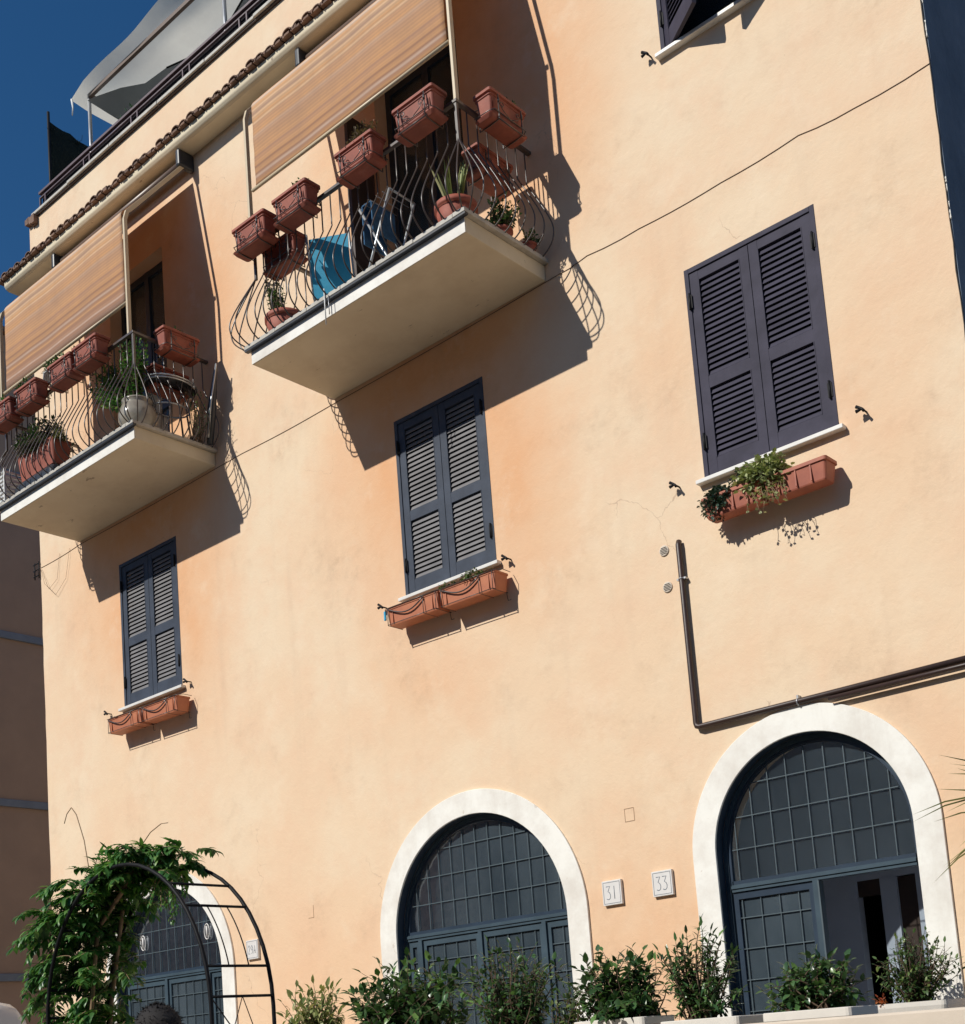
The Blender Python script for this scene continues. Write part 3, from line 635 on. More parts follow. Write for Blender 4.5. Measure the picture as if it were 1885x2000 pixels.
# balconies ------------------------------------------------------
BR_OUT = .24
def baluster_pts(n=9):
    """(outward offset, z above slab top) down the bar"""
    key = [(0, 1.02), (0, .76), (0, .73), (.012, .69), (.15, .43), (.215, .29), (.243, .19), (.225, .09), (.16, .02), (.085, -.015)]
    return key
def balcony(x0):
    L_, D_ = 2.735, 1.035; zt = 8.31; x1 = x0 + L_
    s_ = MB().box(x0, x1, -D_, -.001, 8.126, 8.268)
    b_ = s_.build('balcony', M['soffit'], HOUSE, bevel=.006)
    MB().box(x0 + .001, x1 - .001, -D_ - .006, -D_ - .001, 8.128, 8.262).build('fascia', M['white'], b_)
    MB().box(x0 - .045, x1 + .045, -D_ - .049, -D_ - .0065, 8.251, 8.2685).build('dark_edge_strip', M['charcoal'], b_)  # dark strip covering the underside of the tile overhang
    tl = MB(); x = x0 - .05; random.seed(int(-x0 * 10))
    while x < x1 + .05:
        xe_ = min(x + .45, x1 + .05); tl.box(x, xe_ - .004, -D_ - .05 - random.uniform(0, .006), -.002, 8.27, 8.31 - random.uniform(0, .004)); x = xe_
    tl.build('edge_tiles', M['marble'], b_, bevel=.004)
    yr = -.96; xl, xr_ = x0 + .035, x1 - .06
    rl = MB()
    hw = .021
    rl.box(xl - hw, xr_ + hw, yr - hw, yr + hw, 9.345, 9.372); rl.box(xl - hw, xl + hw, yr + hw, -.002, 9.345, 9.372); rl.box(xr_ - hw, xr_ + hw, yr + hw, -.002, 9.345, 9.372)
    rl.box(xl - .012, xl + .012, yr - .012, yr + .012, 9.0, 9.345); rl.box(xr_ - .014, xr_ + .014, yr - .014, yr + .014, 9.0, 9.345)
    rl.build('handrail', M['iron'], b_, bevel=.002)
    key = baluster_pts()
    def smooth(pts, sub=3):
        P_ = [Vector(p) for p in pts]; out = [P_[0]]
        for i in range(len(P_) - 1):
            a, b0, c, d = P_[max(0, i - 1)], P_[i], P_[i + 1], P_[min(len(P_) - 1, i + 2)]
            for k in range(1, sub + 1):
                t = k / sub; out.append(.5 * ((2 * b0) + (c - a) * t + (2 * a - 5 * b0 + 4 * c - d) * t * t + (3 * b0 - a - 3 * c + d) * t ** 3))
        return out
    def bar(px, py, ox, oy, mul=1.0, top=None):
        pts = []
        for (o_, h) in key:
            if top and h > .70: continue
            pts.append((px + ox * o_ * mul, py + oy * o_ * mul, zt + h))
        if top: pts = [top] + pts
        pts.append((pts[-1][0], pts[-1][1], zt - .005)); 
        pts.append((px + ox * .055 * mul, py + oy * .055 * mul, zt + .012))
        i0 = 1 if top else 2; pts = pts[:i0] + smooth(pts[i0:])
        MB().tube(pts, .0066, 6).build('baluster', M['iron'], b_)
    n = 21; stp = (xr_ - xl) / (n + 1)
    for i in range(1, n + 1): bar(xl + i * stp, yr, 0, -1)
    m_ = 7; stp = -yr / (m_ + .6)
    for (px, sx) in ((xl, -1), (xr_, 1)):
        for i in range(1, m_ + 1): bar(px, yr + i * stp, sx, 0)
        # corner fan: bars leave one point and spread round the bulge
        tp = (px, yr, zt + .74)
        for a in (8, 32, 58, 82):
            ox, oy = sx * cos(R(a)), -sin(R(a)); sq = 1.05 / max(abs(ox), abs(oy)) ** .5
            bar(px, yr, ox, oy, sq, tp)
    return b_
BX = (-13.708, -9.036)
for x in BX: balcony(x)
# drip pipe under the right balcony
MB().tube([(-7.93, -1.10, 8.36), (-7.93, -1.10, 8.02)], .006, 6).build('drip_spout', M['whiteplastic'], HOUSE)
MB().tube([(-7.885, -1.095, 8.28), (-7.885, -1.095, 8.10)], .004, 6).build('drip_spout', M['steel'], HOUSE)

# ================================================================ PLANT TOOLS
def leaf_quad(mb, p, d, L, W, up=None, fold=.25, curl=0.0):
    d = d.normalized(); s_ = d.cross(up or Vector((0, 0, 1)))
    if s_.length < 1e-3: s_ = d.orthogonal()
    s_.normalize(); nrm = s_.cross(d)
    a = p; m1 = p + d * L * .35; m2 = p + d * L * .72 - nrm * curl * L * .3; t = p + d * L - nrm * curl * L
    vs = [a, m1 + s_ * W * .5 + nrm * fold * W * .4, m1, m1 - s_ * W * .5 + nrm * fold * W * .4, m2 + s_ * W * .36 + nrm * fold * W * .3, m2, m2 - s_ * W * .36 + nrm * fold * W * .3, t]
    mb.add(vs, [(0, 1, 2), (0, 2, 3), (1, 4, 5, 2), (2, 5, 6, 3), (4, 7, 5), (5, 7, 6)], True)
def rv(rng): 
    while True:
        v = Vector((rng.uniform(-1, 1), rng.uniform(-1, 1), rng.uniform(-1, 1)))
        if .05 < v.length < 1: return v.normalized()
def twig_plant(seed, base, centre, rad, n_tw, leaf, n_leaf, stem_r=.004, droop=.2, inner=.25, base_spread=.03, curl=.2, upb=.3, t0=.2):
    """stems from base out to points in an ellipsoid; leaves along their outer part"""
    rng = random.Random(seed); sm, lm = MB(), MB(); base, centre = Vector(base), Vector(centre)
    for i in range(n_tw):
        v = rv(rng); rr = rng.uniform(inner, 1) ** .6
        tip = centre + Vector((v.x * rad[0], v.y * rad[1], v.z * rad[2])) * rr
        b0 = base + Vector((rng.uniform(-1, 1), rng.uniform(-1, 1), 0)) * base_spread
        mid = b0.lerp(tip, .55) + Vector((0, 0, .15 * rad[2])) + rv(rng) * rad[0] * .30
        pts = []
        for k in range(7):
            t = k / 6; pts.append(b0.lerp(mid, t).lerp(mid.lerp(tip, t), t))
        sm.tube(pts, [stem_r * (1 - .75 * k / 6) for k in range(7)], 4, caps=False)
        L, W = leaf
        for k in range(n_leaf):
            t = t0 + (1 - t0) * k / max(1, n_leaf - 1); j = min(5, int(t * 6)); p = pts[j].lerp(pts[j + 1], t * 6 - j)
            ax = (pts[j + 1] - pts[j]).normalized(); side = ax.cross(rv(rng)).normalized()
            d = (ax * .25 + side + rv(rng) * .5 + Vector((0, 0, upb * .5 - droop * rng.random())) * .8).normalized()
            if k == n_leaf - 1: d = ax
            sc_ = rng.uniform(.65, 1.15); leaf_quad(lm, p, d, L * sc_, W * sc_, rv(rng) * .4 + Vector((0, 0, 1)), .3, curl * rng.random())
    return sm, lm
def plant(name, label, cat, seed, base, centre, rad, n_tw, leaf, n_leaf, leafmat, stemmat=None, group=None, extra=None, **kw):
    b0 = Vector(base); sm, lm = twig_plant(seed, (0, 0, 0), Vector(centre) - b0, rad, n_tw, leaf, n_leaf, **kw)
    t = thing(name, label, cat, base, 0, group)
    sm.build('stems', stemmat or M['stem'], t); lm.build('foliage', leafmat, t)
    if extra: extra(t)
    return t

# ================================================================ FLOWER BOXES
def make_balcony_box(L_=.48, D_=.20):
    """terracotta trough in an iron bracket; origin at centre of the rim, long side along x, front is -y"""
    t = thing('flower_box', '', 'flower box')
    b = MB()
    b.rloft(L_, D_, [(-.245, .045), (-.205, .040), (-.195, .032), (-.19, .032), (-.06, .018), (-.055, .010), (-.05, .010), (-.045, .016), (-.032, .016), (-.028, .0), (-.004, .0), (0, .004), (0, .02), (-.03, .022)], rad=.022)
    # raised panel frames on the front and back
    for s_ in (-1, 1):
        y = s_ * (D_ / 2 - .0225)
        for (x0, x1, z0, z1) in ((-.19, .19, -.085, -.078), (-.175, .175, -.175, -.168), (-.19, -.183, -.175, -.078), (.183, .19, -.175, -.078)): b.box(x0, x1, min(y, y - s_ * .006), max(y, y + s_ * .005) , z0, z1)
    b.rloft(L_ + .01, D_ + .005, [(-.262, .03), (-.258, .02), (-.236, .004), (-.233, .006), (-.240, .03)], rad=.03)
    b.build('trough', M['terracotta'], t)
    MB().rloft(L_ - .05, D_ - .05, [(-.05, 0), (-.024, 0), (-.02, .01)], rad=.02).build('soil', M['soil'], t)
    k = MB(); y = -D_ / 2 - .006
    for x in (-.15, .15):
        k.tube([(x, y, -.04), (x, y, -.262), (x, 0, -.27), (x, D_ / 2 + .01, -.268), (x, D_ / 2 + .01, -.06), (x, D_ / 2 + .05, -.055), (x, D_ / 2 + .055, -.12)], .006, 5)
        k.tube([(x, y - .002, -.075), (x, y - .002, -.115)], .010, 6)
    k.tube([(-.17, y, -.20), (.17, y, -.20)], .005, 5); k.tube([(-.17, y, -.262), (.17, y, -.262)], .006, 5)
    for s_ in (-1, 1):
        k.tube([(s_ * (.10 + .028 * cos(a * .6) * (1 - a * .07)), y, -.115 + .028 * sin(a * .6) * (1 - a * .07)) for a in range(0, 12)], .0035, 5)
        k.tube([(s_ * .15, y, -.10), (s_ * .09, y, -.16), (s_ * .02, y, -.19)], .0035, 5)
        k.tube([(s_ * .15, y, -.205), (s_ * .20, y, -.195), (s_ * .225, y + .05, -.20), (s_ * .23, D_ / 2, -.20)], .0045, 5)
    k.build('bracket', M['iron'], t)
    return t
proto = make_balcony_box()
RIM = 9.455
specs = [  # x, y, z, rz, label
    (-8.84, -1.075, RIM, 0, 'terracotta flower box at the far left end of the right balcony rail, almost bare', 'b1'),
    (-8.25, -1.075, RIM, 0, 'second terracotta flower box from the left on the right balcony rail, small green sprig', 'b1'),
    (-7.39, -1.075, RIM, 0, 'terracotta flower box with dry reddish brown plants, middle of the right balcony rail', 'b1'),
    (-6.665, -1.075, RIM + .01, 0, 'terracotta flower box without plants at the right end of the front rail, right balcony', 'b1'),
    (-6.225, -.55, RIM + .01, pi / 2, 'terracotta flower box on the right side rail of the right balcony, small leafy sprigs', 'b1'),
    (-13.45, -1.075, RIM, 0, 'terracotta flower box cut by the left edge of the photo, left balcony', 'b2'),
    (-12.88, -1.075, RIM, 0, 'terracotta flower box with dark green leaves above it, second from left on left balcony', 'b2'),
    (-12.16, -1.075, RIM, 0, 'terracotta flower box beside the folded cream cloth on the left balcony rail', 'b2'),
    (-11.655, -1.075, RIM, 0, 'terracotta flower box at the right end of the left balcony front rail', 'b2'),
    (-10.95, -.46, RIM + .02, pi / 2, 'brighter terracotta flower box on the right side rail of the left balcony', 'b2'),
    (-8.72, -.83, 9.30, 0, 'terracotta trough hanging inside the rail at the left end of the right balcony', 'b1'),
    (-6.52, -.40, 9.20, pi / 2, 'shaded terracotta trough inside the right side rail of the right balcony', 'b1'),
    (-11.22, -.42, 9.17, pi / 2, 'shaded terracotta trough inside the right side rail of the left balcony', 'b2')]
for i, (x, y, z, rz, lab, g) in enumerate(specs):
    grp = 'terracotta flower boxes on the right balcony' if g == 'b1' else 'terracotta flower boxes on the left balcony'
    o = proto if i == 0 else copy_tree(proto)
    o.location = (x, y, z); o.rotation_euler = (0, 0, rz); o['label'] = lab; o['group'] = grp
# plants in them
def sprig(label, x, y, z, seed, rad, n_tw, leaf, n_leaf, mat, up=.1, group=None, **kw):
    return plant('potted_plant', label, 'plant', seed, (x, y, z), (x, y, z + up), rad, n_tw, leaf, n_leaf, mat, group=group, stem_r=.003, **kw)
sprig('low dry brown tufts in the leftmost box of the right balcony', -8.80, -1.06, RIM - .02, 11, (.14, .06, .03), 22, (.035, .014), 6, M['leaf_brown'], .03, base_spread=.12)
sprig('small green sprig in the second flower box of the right balcony', -8.19, -1.07, RIM - .02, 12, (.09, .06, .06), 16, (.045, .02), 6, M['leaf_mid'], .07, base_spread=.04)
sprig('dry reddish brown bushy plant in the middle box of the right balcony', -7.37, -1.06, RIM - .02, 13, (.20, .09, .09), 60, (.038, .014), 9, M['leaf_brown'], .12, base_spread=.13)
sprig('thin sprigs in the side rail box of the right balcony', -6.20, -.42, RIM - .02, 14, (.05, .13, .05), 14, (.03, .014), 5, M['leaf_mid'], .06, base_spread=.05)
sprig('dark green foliage between the first two boxes of the left balcony', -13.05, -1.04, RIM - .02, 15, (.20, .09, .10), 60, (.045, .024), 8, M['leaf_dark'], .10, base_spread=.12)
sprig('bright green leaves at the left edge in the left balcony', -13.52, -1.05, RIM - .02, 16, (.10, .07, .07), 24, (.045, .022), 7, M['leaf_ivy'], .08, base_spread=.05)
sprig('dark green leaves rising behind the third box of the left balcony', -12.40, -1.04, RIM - .02, 17, (.22, .09, .10), 60, (.042, .022), 8, M['leaf_dark'], .10, base_spread=.14)
sprig('low dark leaves behind the rightmost front box of the left balcony', -11.88, -1.04, RIM - .02, 18, (.16, .06, .05), 36, (.04, .02), 7, M['leaf_dark'], .07, base_spread=.14)
sprig('thin green shoots in the right side box of the left balcony', -10.95, -.48, RIM, 19, (.04, .12, .06), 9, (.04, .018), 5, M['leaf_mid'], .08, base_spread=.05)
# folded cream cloth on the rail of the left balcony
cl = MB(); random.seed(4)
for k in range(5):
    y = -1.10 + .03 * k; cl.tube([(-12.56, y, 9.40), (-12.54, y - .01, 9.47 + .01 * k), (-12.45, y, 9.485), (-12.37, y - .01, 9.45), (-12.36, y, 9.36)], .02, 8)
tag(cl.build('cloth', M['whiteplastic']), 'folded cream cloth hung over the left balcony rail between two flower boxes', 'cloth')

# window-sill troughs
def make_sill_box(L_):
    t = thing('window_flower_box', '', 'flower box'); b = MB()
    b.rloft(L_, .19, [(-.17, .022), (-.16, .018), (-.022, .006), (-.020, 0), (-.002, 0), (0, .004), (0, .012), (-.02, .014)], rad=.012)
    for x in (-.38 * L_, .38 * L_): b.box(x - .004, x + .004, -.0935, -.083, -.15, -.025)
    b.build('trough', M['orange_pot'], t)
    MB().rloft(L_ - .03, .155, [(-.05, 0), (-.02, 0)], rad=.01).build('soil', M['soil'], t)
    k = MB(); y = -.102; h = L_ / 2
    k.tube([(-h * .92, y, -.165), (h * .92, y, -.165), (h * .92, .1, -.165)], .004, 5); k.tube([(-h * .98, y, -.004), (h * .98, y, -.004)], .004, 5)
    for x in (-h * .92, h * .45, h * .92): k.tube([(x, y, -.004), (x, y, -.17), (x, .09, -.17)], .004, 5)
    k.tube([(h * .45 + (-h * 1.35) * a / 10, y - .002, -.02 - .085 * sin(pi * a / 10) * (1 - .3 * a / 10)) for a in range(11)], .007, 5)
    k.tube([(h * .98, y, -.004), (h * 1.08, -.02, .01), (h * 1.06, .095, .01)], .0035, 5)
    k.tube([(h * .9, .09, -.165), (h * .95, .085, -.24), (h * 1.05, .085, -.24)], .0035, 5)
    k.build('bracket', M['iron'], t); return t
sb = make_sill_box(.665)
for i, (x, z, lab) in enumerate(((-7.965, 5.685, 'left orange trough under the middle shuttered window, no plants'), (-7.288, 5.672, 'right orange trough under the middle shuttered window, small trailing plant'),
                                 (-12.595, 5.665, 'left orange trough under the leftmost shuttered window'), (-11.915, 5.655, 'right orange trough under the leftmost shuttered window'))):
    o = sb if i == 0 else copy_tree(sb); o.location = (x, -.125, z); o['label'] = lab; o['group'] = 'orange troughs under the shuttered windows'
    o.rotation_euler = (0, R(.6), 0)
def make_panel_box(L_):
    t = thing('window_flower_box', '', 'flower box'); b = MB()
    b.rloft(L_, .19, [(-.165, .030), (-.155, .026), (-.03, .010), (-.028, 0), (-.003, 0), (0, .004), (0, .014), (-.02, .016)], rad=.02)
    for x in (-.25 * L_, 0.02 * L_, .25 * L_): b.box(x - .005, x + .005, -.0905, -.076, -.15, -.028)
    b.build('trough', M['clay_orange'], t); MB().rloft(L_ - .035, .15, [(-.05, 0), (-.02, 0)], rad=.01).build('soil', M['soil'], t); return t
pb = make_panel_box(.52); pb.location = (-4.62, -.13, 5.585); pb['label'] = 'left terracotta trough under the right shuttered window, dark succulent spilling over it'
pb['group'] = 'terracotta troughs under the right window'
dup(pb, (-4.10, -.13, 5.565), 0, 'right terracotta trough under the right shuttered window, its right half bare', 'terracotta troughs under the right window')
plant('potted_plant', 'dark blue green succulent spilling over the left trough under the right window', 'plant', 31, (-4.74, -.13, 5.565), (-4.76, -.17, 5.53), (.155, .10, .13), 190, (.032, .024), 12, M['leaf_blue'], stem_r=.003, base_spread=.1, inner=.4)
plant('potted_plant', 'pale green bushy plant hanging out of the troughs under the right window', 'plant', 32, (-4.36, -.13, 5.57), (-4.36, -.19, 5.60), (.24, .13, .16), 190, (.040, .036), 11, M['leaf_pale'], stem_r=.003, base_spread=.12, inner=.4)
plant('potted_plant', 'dark upright rosettes between the two plants under the right window', 'plant', 33, (-4.58, -.12, 5.57), (-4.57, -.12, 5.66), (.12, .06, .10), 60, (.034, .018), 10, M['leaf_blue'], stem_r=.004, base_spread=.05)
# trailing stems with round leaves
rng = random.Random(40); sm, lm = MB(), MB()
for i in range(16):
    x = -4.36 + rng.uniform(-.12, .2); y0 = -.22; z = 5.52; pts = [Vector((x, y0, z))]; d = Vector((rng.uniform(-.3, .5), -.25, -.3))
    for k in range(6):
        pts.append(pts[-1] + d * .045); d += Vector((rng.uniform(-.3, .3), .05, rng.uniform(-.35, .1)))
    sm.tube(pts, .002, 4)
    for p in pts[2:]: leaf_quad(lm, p, rv(rng), .026, .026, None, .1)
t = thing('trailing_plant', 'thin trailing stems with round leaves below the pale plant at the right window', 'plant', (0, 0, 0)); sm.build('stems', M['vine'], t); lm.build('foliage', M['leaf_pale'], t)
plant('potted_plant', 'small trailing green plant in the trough under the middle window', 'plant', 34, (-7.25, -.14, 5.67), (-7.22, -.17, 5.69), (.20, .06, .06), 34, (.032, .026), 6, M['leaf_mid'], stem_r=.003, base_spread=.14)
plant('potted_plant', 'low creeping shoots over the rim of the troughs under the middle window', 'plant', 35, (-7.55, -.16, 5.68), (-7.58, -.19, 5.69), (.16, .04, .02), 16, (.03, .022), 6, M['leaf_mid'], stem_r=.003, base_spread=.12)
plant('potted_plant', 'tiny low plants in the trough under the leftmost window', 'plant', 36, (-12.80, -.14, 5.66), (-12.80, -.14, 5.685), (.13, .05, .025), 16, (.02, .012), 5, M['leaf_brown'], stem_r=.002, base_spread=.12)
# blue peg clipped on the middle bracket
tag(MB().box(-8.31, -8.29, -.24, -.225, 5.575, 5.66).box(-8.30, -8.285, -.245, -.235, 5.58, 5.65).build('clothes_peg', M['blue']), 'blue clothes peg on the left end of the middle window trough', 'peg')

# ================================================================ THINGS ON THE BALCONIES
def pot(name, label, x, y, z, r, h, mat, prof=None, cat='pot'):
    t = thing(name, label, cat, (x, y, z))
    prof = prof or [(r * .68, 0), (r * .95, h * .82), (r * .93, h * .83), (r * 1.03, h * .84), (r * 1.03, h), (r * .93, h), (r * .9, h * .9)]
    MB().lathe(prof, n=28).build('vessel', mat, t); MB().lathe([(r * .88, h * .85), (r * .88, h * .93)], n=20).build('soil', M['soil'], t); return t
FZ = 8.312
pot('plant_pot', 'large round terracotta pot at the front right corner of the right balcony', -6.60, -.78, FZ, .18, .30, M['terracotta'])
rng = random.Random(50); sp_ = MB()
for i in range(34):
    a = rng.uniform(0, 2 * pi); tl = rng.uniform(.05, .55); d = Vector((cos(a) * tl, sin(a) * tl, 1)); leaf_quad(sp_, Vector((-6.60 + cos(a) * .04, -.78 + sin(a) * .04, FZ + .28)), d, rng.uniform(.25, .48), .024, Vector((sin(a), -cos(a), .2)), .4, .15 * tl)
tag(sp_.build('spiky_plant', M['spike']), 'upright striped spiky plant in the large corner pot, right balcony', 'plant')
pot('plant_pot', 'terracotta pot on the floor at the left end of the right balcony', -8.80, -.80, FZ, .19, .27, M['terracotta'])
plant('climbing_plant', 'climbing leafy stems at the left end of the right balcony', 'plant', 51, (-8.86, -.80, FZ + .2), (-8.93, -.82, FZ + .55), (.13, .08, .32), 60, (.04, .02), 9, M['leaf_dark'], stem_r=.005, base_spread=.06)
pot('plant_pot', 'small terracotta pot under the dark succulent, right balcony', -6.42, -.42, FZ, .10, .15, M['terracotta'])
plant('potted_plant', 'dark bushy succulent by the right side rail of the right balcony', 'plant', 52, (-6.42, -.42, FZ + .12), (-6.40, -.42, FZ + .30), (.17, .17, .14), 70, (.04, .028), 8, M['leaf_dark'], stem_r=.006, base_spread=.04)
pot('plant_pot', 'small terracotta pot beside the wall on the right balcony', -6.36, -.14, FZ, .08, .11, M['terracotta'])
plant('potted_plant', 'small green plant by the wall on the right balcony', 'plant', 53, (-6.36, -.14, FZ + .08), (-6.33, -.14, FZ + .17), (.10, .09, .08), 26, (.035, .02), 7, M['leaf_mid'], stem_r=.004, base_spread=.03)
# turquoise folding chair
t = thing('folding_chair', 'turquoise canvas folding chair with grey metal legs on the right balcony', 'chair', (-8.34, -.58, FZ), R(32))
cv = MB()
for k in range(6):
    z0, z1 = .38 + .09 * k, .38 + .09 * (k + 1); off = lambda z: -.10 * (z - .38) / .54 - .02 * sin(pi * (z - .38) / .54)
    cv.add([(-.19, off(z0), z0), (.19, off(z0), z0), (.19, off(z1), z1), (-.19, off(z1), z1), (-.19, off(z0) + .006, z0), (.19, off(z0) + .006, z0), (.19, off(z1) + .006, z1), (-.19, off(z1) + .006, z1)],
           [(0, 1, 2, 3), (7, 6, 5, 4), (0, 3, 7, 4), (1, 5, 6, 2)])
cv.build('backrest', M['blue'], t); MB().box(-.19, .19, .0, .36, .40, .412).build('seat', M['blue'], t)
for s_ in (-1, 1):
    MB().tube([(s_ * .205, .34, .0), (s_ * .205, .02, .42), (s_ * .205, -.12, .96)], .011, 8).build('leg', M['alu'], t)
    MB().tube([(s_ * .22, -.06, .0), (s_ * .22, .36, .46)], .011, 8).build('leg', M['alu'], t)
# clothes airer
t = thing('drying_rack', 'grey metal drying rack with crossed legs on the right balcony', 'rack', (-7.66, -.5, FZ))
dm = MB()
for s_ in (-1, 1):
    dm.tube([(-.30, s_ * .16, 0), (.20, s_ * .16, .98)], .013, 8); dm.tube([(.30, s_ * .16, 0), (-.20, s_ * .16, .98)], .013, 8)
dm.tube([(-.2, -.16, .98), (-.2, .16, .98)], .01, 6); dm.tube([(.2, -.16, .98), (.2, .16, .98)], .01, 6); dm.build('frame', M['alu'], t)
wm = MB()
for k in range(6): wm.tube([(-.2 + .08 * k, -.17, .985), (-.2 + .08 * k, .17, .985)], .004, 5)
wm.build('rods', M['steel'], t)
cm_ = MB(); random.seed(60)
cm_.box(-.17, -.06, -.15, .15, .99, 1.005); cm_.box(-.18, -.165, -.15, .15, .62, 1.0); cm_.box(-.06, -.045, -.15, .15, .70, 1.0)
tag(cm_.build('folded_towel', simple('navy_towelling', (.05, .15, .30, 1), .95, .5, 20, .5), None, None, (-7.66, -.5, FZ), .005), 'navy towel draped over the drying rack on the right balcony', 'towel')
# left balcony
pr = [(.10, 0), (.16, .05), (.205, .15), (.205, .22), (.17, .31), (.145, .34), (.165, .36), (.165, .375), (.13, .375), (.12, .34)]
pot('belly_planter', 'round bellied glazed planter at the front right corner of the left balcony', -11.27, -.78, FZ + .04, .15, .36, M['glaze'], pr)
plant('potted_plant', 'leafy green bush growing above the bellied planter, left balcony', 'plant', 61, (-11.27, -.78, FZ + .38), (-11.24, -.83, FZ + .86), (.23, .16, .27), 120, (.042, .028), 10, M['leaf_ivy'], stem_r=.004, base_spread=.05)
plant('trailing_plant', 'loose trailing green plant left of the bellied planter, left balcony', 'plant', 62, (-11.45, -.78, FZ + .38), (-11.74, -.86, FZ + .78), (.28, .13, .27), 120, (.044, .026), 11, M['leaf_ivy'], stem_r=.003, base_spread=.05)
t = thing('trough_planter', 'long terracotta trough planter standing inside the left balcony rail', 'planter', (-13.22, -.74, FZ + .30))
MB().rloft(.78, .26, [(0, .03), (.27, .0), (.30, 0), (.30, .02), (.27, .025)], rad=.03).build('trough', M['terracotta'], t); MB().rloft(.70, .2, [(.2, 0), (.28, 0)], rad=.02).build('soil', M['soil'], t)
plant('potted_plant', 'leafy plants growing in the trough planter of the left balcony', 'plant', 63, (-13.22, -.74, FZ + .57), (-13.18, -.84, FZ + .75), (.48, .16, .18), 190, (.058, .024), 9, M['leaf_dark'], stem_r=.004, base_spread=.3)
plant('potted_plant', 'pale flowering sprigs at the right end of the trough planter, left balcony', 'plant', 64, (-12.86, -.74, FZ + .57), (-12.72, -.84, FZ + .62), (.16, .10, .11), 40, (.034, .014), 8, M['leaf_light'], stem_r=.003, base_spread=.05)
t = thing('storage_chest', 'charcoal domed storage chest under the trough planter, left balcony', 'chest', (-13.2, -.72, FZ))
MB().rloft(.86, .40, [(0, .02), (.02, .0), (.20, 0), (.25, .03), (.28, .09), (.29, .15)], rad=.05).build('body', M['charcoal'], t)
t = thing('crate', 'white slatted plastic crate at the left end of the left balcony', 'crate', (-13.78, -.80, FZ))
cg = MB()
for k in range(9): cg.box(-.10, .10, -.20, -.18, .03 + k * .05, .055 + k * .05); cg.box(.085, .10, -.178, .18, .03 + k * .05, .055 + k * .05)
cg.box(-.10, -.085, -.202, .2, 0, .49); cg.box(.086, .105, -.205, -.177, 0, .49); cg.box(.086, .105, .181, .2, 0, .49); cg.build('slats', M['whiteplastic'], t)
t = thing('wire_table', 'round black wire table by the right rail of the left balcony', 'table', (-11.16, -.42, FZ))
wt = MB()
for (r_, z) in ((.30, .68), (.29, .655), (.20, .40)): wt.tube([(r_ * .75 * cos(a * pi / 12), r_ * 1.05 * sin(a * pi / 12), z) for a in range(24)], .009, 6, True)
wt.build('rim', M['alu'], t)
wl = MB()
for a in range(0, 360, 30): wl.tube([(.22 * cos(R(a)), .31 * sin(R(a)), .67), (.15 * cos(R(a)), .2 * sin(R(a)), .4), (.20 * cos(R(a)), .26 * sin(R(a)), 0)], .006, 5)
wl.build('basket_legs', M['iron'], t); MB().lathe([(.29, .66), (.29, .668)], n=24, sx=.75, sy=1.05).build('top', M['charcoal'], t)
tag(MB().lathe([(.07, 0), (.09, .30), (.095, .30), (.095, .33), (.06, .36), (.03, .44), (.03, .46)], n=16).build('jerrycan', M['whiteplastic'], None, None, (-11.42, -.45, FZ + .40)), 'white plastic bottle standing behind the bellied planter', 'bottle')
tag(MB().box(-.10, .10, -.10, .10, 0, .40).build('box_stool', M['stone'], None, None, (-11.42, -.45, FZ), .01), 'pale box stool carrying the white bottle, left balcony', 'stool')
t = thing('folded_parasol', 'folded dark parasol leaning against the wall at the right end of the left balcony', 'parasol', (-10.92, -.12, FZ), 0)
MB().tube([(.02, 0, 0), (.10, -.02, .35), (.21, -.02, .80)], [.035, .05, .02], 10).build('cover', M['charcoal'], t)
MB().tube([(.06, -.05, .05), (.14, -.06, .40), (.245, -.04, .83)], .011, 6).build('pole', M['alu'], t)
plant('climbing_plant', 'wiry creeper beside the folded parasol on the left balcony', 'plant', 65, (-10.95, -.25, FZ), (-10.82, -.3, FZ + .28), (.13, .16, .28), 26, (.03, .012), 7, M['leaf_dark'], stem_r=.004, base_spread=.05)

